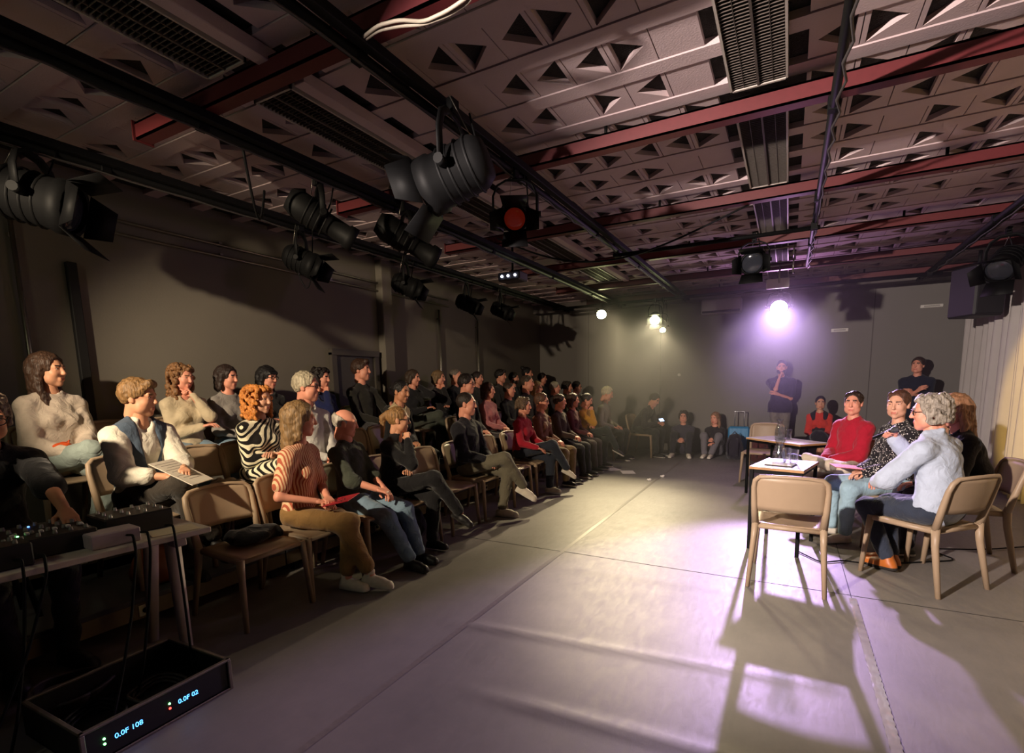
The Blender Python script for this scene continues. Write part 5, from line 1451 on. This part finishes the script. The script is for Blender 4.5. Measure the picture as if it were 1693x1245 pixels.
# things in the hands of the near audience
def booklet(inf, p, rz, tilt, w, d, m, label, marks=None, name='booklet', cat='booklet'):
    r = empty(name, toworld(inf, p)); r.rotation_euler = (math.radians(tilt), 0, math.radians(rz))
    MB().box((-w / 2, -d / 2, 0), (w / 2, d / 2, .006), bev=.0015).build('cover', m, r)
    if marks:
        for k, (x, y, l, a) in enumerate(marks):
            q = [(x, y, .0066), (x + l * .4 * math.cos(a), y + l * .4 * math.sin(a) + .008, .0066), (x + l * math.cos(a), y + l * math.sin(a), .0066)]
            MB().tube(q, .0035, 5, sy=.25).build('brush_mark', mat('ink_black', (20, 16, 18), rough=.6), r)
    else:
        for k in range(9): MB().box((-w * .42, -d * .4 + d * .085 * k, .0061), (w * (.42 - .1 * (k % 3)), -d * .4 + d * .085 * k + .004, .0065)).build('text_line', mat('print_grey', (120, 110, 104), rough=.8), r)
    tag(r, label, cat); return r
booklet(a_stripe, (-.05, .36, .655), -62, 12, .26, .19, mat('red_cover', (176, 30, 44), rough=.45), 'red booklet with black brush marks on the lap of the woman in stripes', [(-.09, -.03, .06, .9), (-.05, .0, .05, -.6), (-.01, .02, .06, .4), (.04, .03, .05, -.9), (.07, .02, .04, .6), (.0, -.03, .05, .1)])
booklet(a_vest, (-.02, .45, .73), -62, -28, .22, .30, mat('programme_paper', (206, 196, 180), rough=.7), 'printed programme sheet held by the man in the waistcoat', None, 'programme_sheet', 'paper')
bag(toworld(a_left, (-.30, .30, .53)), 10, .16, .12, .05, mat('orange_fabric', (206, 78, 28), rough=.8), 'orange pouch on the lap of the woman in the pale blouse', 'orange_pouch', False) if False else None
r = empty('orange_pouch', toworld(a_left, (.06, .20, .645)))
S = SDF(); S.ell((0, 0, .03), (.05, .06, .032), .02); S.noise(.004, 60); v, f = S.mesh(.009); link(bpy.data.objects.new('fabric', np_mesh('fabric', v, f, [mat('orange_fabric', (214, 84, 30), rough=.8)])), r); MB().tube([(-.03, .03, .05), (0, .05, .07), (.03, .03, .05)], .004, 6).build('cord', mat('orange_fabric', (214, 84, 30)), r)
tag(r, 'small orange pouch in the lap of the woman in the pale blouse', 'pouch')
S = SDF(); S.ell((0, 0, .05), (.15, .12, .06), .03); S.cap((-.1, 0, .05), (.12, .05, .04), .05, k=.04); S.clip((0, 0, 0), (0, 0, -1)); S.noise(.012, 30); v, f = S.mesh(.013)
r = empty('folded_scarf', (ROWX[1] + .04, 2.30, .654)); link(bpy.data.objects.new('cloth_pile', np_mesh('cloth_pile', v, f, [C(140, 122, 104)])), r); MB().tube([(-.12, -.05, .03), (0, -.11, .08), (.12, -.06, .05)], .012, 8).build('fringe', C(160, 140, 118), r); tag(r, 'crumpled beige scarf on the empty second-row chair', 'scarf')
r = empty('dark_jacket', (ROWX[0] - .04, 2.02, .452)); S = SDF(); S.ell((0, 0, .04), (.13, .17, .05), .03); S.cap((0, -.1, .04), (.05, .15, .03), .04, k=.04); S.clip((0, 0, 0), (0, 0, -1)); S.noise(.010, 28); v, f = S.mesh(.013); link(bpy.data.objects.new('cloth_pile', np_mesh('cloth_pile', v, f, [BLACK])), r); MB().tube([(-.08, -.12, .05), (.02, -.02, .09), (.06, .12, .06)], .014, 8).build('sleeve', BLACK, r); tag(r, 'black jacket dropped on the empty near front-row chair', 'jacket')

# ---------------------------------------------------------------- the technician at the desk
tloc = (-3.80, .98, 0)
tz = person(dict(loc=tloc, rz=-90, seat=.58, hair='curlyshort', hairc=(120, 104, 88), skin='tan', glasses=True, top=C(22, 21, 23), sleeve='elbow', loose=.012, bottom=BLACK, shoe=SH_B, sole=SO_B, lean=-4, bow=14, s=1.03, head=(-4, 18, 0),
    armL=(WR(tloc, -90, (-3.20, 1.10, .865)), V((-.8, -.2, -.6)), (0, .2, 1), 'relaxed'), armR=(WR(tloc, -90, (-3.22, .72, .85)), None, (0, .2, 1), R_)), 'technician in black leaning over the sound desk at the left edge', None, .0105, .005)
r = empty('work_stool', (tloc[0], tloc[1], 0)); MB().lathe([(0, .53), (.16, .53), (.175, .555), (.16, .58), (0, .58)], 20).build('seat', M_DARK, r)
for k in range(4): MB().tube([(.10 * math.cos(k * 1.571 + .8), .10 * math.sin(k * 1.571 + .8), .53), (.19 * math.cos(k * 1.571 + .8), .19 * math.sin(k * 1.571 + .8), 0)], .014, 8).build('leg', M_BLACK, r)
tag(r, 'black work stool under the technician at the sound desk', 'stool')
# ---------------------------------------------------------------- the panel
GPN = 'panel speakers'
def panelist(loc, rz, P, label, hd=.0105, hh=.005, chlabel='', cb=.065, **k):
    P = dict(P); P['loc'] = loc; P['rz'] = rz
    inf = person(P, label, GPN, hd, hh)
    d = V((-math.sin(math.radians(rz)), math.cos(math.radians(rz)), 0))
    chair(loc[0] + d.x * cb, loc[1] + d.y * cb, 0, rz, chlabel, PCH); return inf
bl = (.965, 4.385, 0)
p_blue = panelist(bl, 45, dict(hair='greycurl', hairc=(150, 140, 128), skin='pink', glasses=True, top=C(176, 186, 204), topname='shirt', collar=True, loose=.014, w=1.08, bottom=C(48, 54, 68), shoe=SH_T, sole=SO_B, shoekind='boot', lean=1, bow=12, twist=8, head=(34, 4, 0), s=1.0,
    armR=(WR(bl, 45, (.74, 4.72, .985)), V((.6, -.1, -1)), V((.8, .2, .3)), 'fist'), armL=(V((-.10, .37, .68)), V((-1, -.4, -.4)), None, R_),
    legL=((-.06, .28, .10), None, (.1, 1, -.12)), legR=((.06, .34, .088), None, (-.25, 1, 0))), 'grey-curled man in a pale blue shirt, back to the camera, raising a microphone', chlabel='taupe chair under the man in the pale blue shirt')
rl = (.60, 6.16, 0)
p_red = panelist(rl, 128, dict(hair='tiedhigh', hairc=(52, 34, 28), skin='pink', top=C(166, 28, 48), loose=.012, bottom=C(206, 190, 166), shoe=SH_B, head=(34, 0, 0), lean=6, beard=False, s=.97,
    armL=('lap', None, None, R_), armR=('lap', None, None, R_), legL='ankleon', legR='flat'), 'man in a deep red jumper with tied-back hair facing the camera', chlabel='taupe chair under the man in the deep red jumper')
dl_ = (.86, 5.44, 0)
p_dots = panelist(dl_, 112, dict(fem=True, hair='tiedhigh', hairc=(84, 54, 40), skin='fair', top=pattern('dotted_blouse', 'dots', (34, 31, 34), (220, 212, 206), 62), topname='blouse', loose=.012, bottom=C(150, 178, 190), legw=1.05, shoe=SH_W, head=(40, 3, 0), lean=6, s=1.0,
    armL=('lap', None, None, R_), armR=('lap', None, None, 'grip')), 'woman in a black blouse with white dots and light jeans facing the camera', chlabel='taupe chair under the woman in the dotted blouse')
wl_ = (1.34, 5.10, 0)
p_blackw = panelist(wl_, 92, dict(fem=True, hair='long', hairc=(150, 108, 78), skin='pink', top=BLACK, loose=.008, bottom=C(40, 36, 46), shoe=SH_B, head=(16, 10, 0), lean=-6, bow=14, s=1.0, armL=('knee', None, None, R_), armR=('lap', V((.8, -.8, -.3)), None, R_)), 'woman in a black top with long light-brown hair behind the man in blue', chlabel='taupe chair under the woman in the black top')
# microphone in the speaker's hand
hm = p_blue['hands'][1]
r = empty('microphone', toworld(p_blue, hm @ V((0, .085, -.030)))); 
dirv = (Matrix.Rotation(math.radians(45), 3, 'Z') @ ((p_blue['head'] + V((0, .10, -.07))) - (hm @ V((0, .085, -.03))))).normalized()
Q = dirv.to_track_quat('Z', 'Y').to_matrix().to_4x4()
MB().lathe([(0, -.11), (.011, -.11), (.013, .04), (.017, .055)], 12, M=Q).build('handle', M_BLACK, r)
MB().lathe([(.017, .055), (.024, .07), (.025, .09), (.018, .108), (0, .114)], 14, M=Q).build('grille', mat('mic_grille', (90, 90, 92), rough=.4, metal=.8, bump=.6, bscale=400), r)
tag(r, 'black handheld microphone in the fist of the man in blue', 'microphone')
booklet(p_dots, (.05, .34, .66), 100, 4, .21, .28, mat('rose_paper', (206, 120, 108), rough=.7), 'reddish papers on the lap of the woman in the dotted blouse', None, 'papers', 'paper')

# ---------------------------------------------------------------- standing and sitting along the back wall
GW = 'people along the back wall'
s1 = ony(1293, 603, 10.42)
person(dict(loc=(s1.x, 10.42, 0), rz=178, stand=True, lean=0, bow=4, hair='crop', hairc=(60, 44, 38), beard=True, skin='pink', top=C(44, 36, 50), sleeve='short', loose=.012, hem=.06, bottom=C(120, 112, 104), legL='stand', legR='standx', shoe=SH_B, s=1.04, head=(0, 6, 0), w=1.05,
    armR=('chin', V((.3, .4, -1)), V((1, .3, .2)), 'fist'), armL=('crosslow', None, None, R_)), 'bearded man in a dark shirt standing at the back wall, hand at chin', GW, .017, .0075)
s2 = ony(1518, 603, 10.35)
person(dict(loc=(s2.x, 10.35, 0), rz=168, stand=True, lean=0, bow=4, hair='short', hairc=(58, 40, 32), skin='pink', top=C(30, 34, 50), sleeve='short', loose=.012, hem=.04, bottom=C(40, 40, 46), legL='stand', legR='stand', shoe=SH_B, s=1.02, w=1.12, head=(-16, -4, 0), armL=('cross', None, None, R_), armR=('cross', None, None, R_)), 'man in a navy polo shirt standing at the back wall with crossed arms', GW, .017, .0075)
s3 = ony(1356, 670, 9.9)
person(dict(loc=(s3.x, 9.9, 0), rz=174, seat=.33, fem=True, hair='tied', hairc=(40, 28, 26), skin='warm', top=C(196, 58, 48), vest=C(36, 32, 38), vestopen=.075, bottom=C(34, 32, 38), skirt=True, trlen=.10, shoe=SH_B, s=.93, head=(8, 2, 0), armL=('lap', None, None, R_), armR=('lap', None, None, R_), legR='over', legL='under'), 'woman in an orange-red jumper and black gilet seated by the back wall', GW, .017, .0075)
r = empty('low_stool', (s3.x, 9.98, 0)); MB().box((-.18, -.18, .29), (.18, .18, .33), bev=.015).build('seat', M_DARK, r)
for sx in (-1, 1):
    for sy in (-1, 1): MB().tube([(sx * .15, sy * .15, .29), (sx * .17, sy * .17, 0)], .014, 8).build('leg', M_BLACK, r)
tag(r, 'low black stool under the woman in the orange-red jumper', 'stool')
f1 = ony(1130, 684, 10.35)
person(dict(loc=(f1.x, 10.35, -.07), rz=185, seat=.09, hair='curlyshort', hairc=(50, 36, 34), skin='pink', top=C(62, 58, 72), bottom=C(40, 38, 46), shoe=SH_W, lean=6, head=(0, 4, 0), s=.95, armL=(V((-.06, .34, .38)), None, None, R_), armR=(V((.06, .34, .38)), None, None, R_), legL=((-.15, .46, .157), None, (-.2, 1, 0)), legR=((.15, .46, .157), None, (.2, 1, 0))), 'man with bushy hair in a grey jacket sitting on the floor at the back wall', GW, .017, .0075)
f2 = ony(1183, 690, 10.35)
person(dict(loc=(f2.x, 10.35, -.07), rz=172, seat=.09, fem=True, hair='long', hairc=(140, 104, 78), skin='pink', top=C(36, 32, 36), bottom=C(108, 104, 110), shoe=SH_W, lean=4, head=(-14, 6, 0), s=.92, armL=(V((-.08, .36, .36)), None, None, R_), armR=(V((.02, .34, .40)), None, None, R_), legL=((-.05, .42, .157), None, (0, 1, 0)), legR=((.07, .43, .157), None, (0, 1, 0))), 'long-haired woman in black sitting on the floor at the back wall', GW, .017, .0075)
e1 = onz(1068, 742, 0)
lx = ony(1052, 660, 9.9)
person(dict(loc=(lx.x + .05, 9.9, 0), rz=-100, hair='short', hairc=(46, 34, 32), skin='pink', top=C(42, 36, 46), bottom=C(44, 46, 46), shoe=SH_B, lean=-16, bow=22, head=(-10, 28, 0), s=.98, armL=(V((-.05, .44, .66)), None, None, 'grip'), armR=(V((.06, .40, .66)), None, None, R_)), 'man in a dark jumper bent over a glowing phone beyond the front row', GA, .019, .008)
chair(lx.x + .05 + .10, 9.9, 0, -100, 'taupe chair under the man bent over a phone', GC)
# ---------------------------------------------------------------- luggage and small things
sc_ = ony(1221, 735, 10.55); r = empty('suitcase', (sc_.x, 10.55, 0))
MB().box((-.19, -.11, .05), (.19, .11, .57), bev=.03).build('shell', mat('suitcase_blue', (52, 128, 176), rough=.35), r)
for x in (-.12, -.04, .04, .12): MB().box((x - .012, -.116, .08), (x + .012, -.108, .54), bev=.003).build('rib', mat('suitcase_blue', (52, 128, 176)), r)
MB().tube([(-.085, 0, .57), (-.085, 0, .86), (.085, 0, .86), (.085, 0, .57)], .011, 8).build('pull_handle', mat('handle_silver', (190, 190, 196), rough=.3, metal=.8), r)
for x in (-.15, .15): MB().lathe([(0, -.012), (.028, -.012), (.028, .012), (0, .012)], 14, M=Matrix.Translation((x, -.06, .028)) @ Matrix.Rotation(math.pi / 2, 4, 'Y')).build('wheel', M_BLACK, r)
tag(r, 'blue wheeled suitcase with raised handle at the back wall', 'suitcase')
def backpack(x, y, rz, m, label):
    r = empty('backpack', (x, y, 0), math.radians(rz)); S = SDF()
    S.cap((0, 0, .12), (0, .02, .36), .15, .12, k=.05); S.ell((0, -.10, .16), (.12, .08, .11), .03); S.clip((0, 0, 0), (0, 0, -1)); S.noise(.008, 22); v, f = S.mesh(.016); link(bpy.data.objects.new('body', np_mesh('body', v, f, [m])), r)
    for s in (-1, 1): MB().tube([(s * .07, .13, .40), (s * .09, .20, .28), (s * .08, .16, .08)], .014, 8, sx=1.5, sy=.5).build('strap', m, r)
    MB().tube([(-.04, .04, .47), (0, .04, .52), (.04, .04, .47)], .010, 6).build('top_loop', m, r)
    MB().tube([(-.10, -.16, .22), (0, -.185, .24), (.10, -.16, .22)], .004, 5).build('zip', M_STEEL, r)
    tag(r, label, 'backpack')
q = onz(1222, 756, 0); backpack(q.x - .06, 10.05, 170, C(38, 34, 44), 'dark backpack standing in front of the blue suitcase')
q = onz(1245, 752, 0); backpack(q.x + .12, 9.9, 200, C(84, 44, 42), 'reddish-brown backpack right of the dark backpack')
# phone held at the end of the row
r = empty('phone', (lx.x + .05 + .46, 9.84, .72)); r.rotation_euler = (0, math.radians(50), math.radians(-20)); MB().box((-.036, -.075, -.004), (.036, .075, .004), bev=.003).build('case', M_BLACK, r)
MB().box((-.032, -.07, .0041), (.032, .07, .0046)).build('screen', mat('phone_screen', (150, 185, 255), emit=(170, 200, 255), es=4), r)
for k in (0, 1): MB().lathe([(.008, 0), (.008, .002), (0, .002)], 10, M=Matrix.Translation((-.02, .05 - .03 * k, -.006)) @ Matrix.Rotation(math.pi, 4, 'X')).build('lens', mat('phone_torch', (230, 240, 255), emit=(230, 240, 255), es=14), r)
tag(r, 'glowing phone in the hands of the man at the end of the row', 'phone')
# cables on the floor by the panel
pts = [V((.12, 4.75, .012)), V((.30, 4.50, .010)), V((.45, 4.62, .012)), V((.62, 4.62, .012)), V((.90, 4.78, .010)), V((1.25, 5.0, .012)), V((1.1, 5.25, .012)), V((1.5, 5.4, .012)), V((2.2, 5.9, .012))]
sm = []
for i in range(len(pts) - 1):
    for k in range(6): sm.append(pts[i].lerp(pts[i + 1], k / 6))
sm = [sm[0]] + [(sm[i - 1] + sm[i] + sm[i + 1]) / 3 for i in range(1, len(sm) - 1)] + [sm[-1]]
pipe('floor_cable', sm, .006, M_BLACK, 'black cable lying on the floor under the blue-shirted man\'s chair', 'cable', 6)
for k, (u, v, lab) in enumerate(((1095, 789, 'crumpled paper scrap on the seam beside the audience, farther one'), (1073, 795, 'crumpled paper scrap on the seam beside the audience, nearer one'))):
    q = onz(u, v, 0); S = SDF(); S.ell((0, 0, .012), (.03, .02, .014), .01); S.ell((.015, .01, .018), (.014, .016, .012), .01); S.noise(.006, 160); vv, ff = S.mesh(.006)
    o = link(bpy.data.objects.new('paper_scrap', np_mesh('paper_scrap', vv, ff, [mat('paper', (226, 220, 210))]))); o.location = (q.x, q.y, .003); tag(o, lab, 'paper')
# paper on the floor near the far front row
for k, (u, v, lab) in enumerate(((1038, 781, 'white sheet of paper on the floor at the feet of the far front row'), (1012, 776, 'second white sheet on the floor by the far front row'))):
    q = onz(u, v, 0); sheet_of(q.x, q.y, .003, 25 + 20 * k, .21, .29, .002, mat('paper', (226, 220, 210)), 'paper_sheet', lab, 'paper')
# fire-proof bag under the tan waistcoat row
bag((ROWX[0] + .02, 3.56, 0), 95, .30, .18, .36, BLACK, 'black tote bag under the chairs next to the ponytailed woman', 'tote_bag')
# ---------------------------------------------------------------- thin stage haze at the far end of the hall
hz_ = MB().box((-2.7, 6.8, .03), (2.3, RY1 - .4, 2.98))
m = bpy.data.materials.new('stage_haze'); m.use_nodes = True
for n in list(m.node_tree.nodes):
    if n.type != 'OUTPUT_MATERIAL': m.node_tree.nodes.remove(n)
vs_ = m.node_tree.nodes.new('ShaderNodeVolumeScatter'); vs_.inputs['Density'].default_value = .030; vs_.inputs['Anisotropy'].default_value = .45
m.node_tree.links.new(vs_.outputs[0], [n for n in m.node_tree.nodes if n.type == 'OUTPUT_MATERIAL'][0].inputs['Volume'])
o = hz_.build('haze', m); o['kind'] = 'stuff'; o['label'] = 'thin violet-lit stage haze at the far end of the hall'; o['category'] = 'haze'
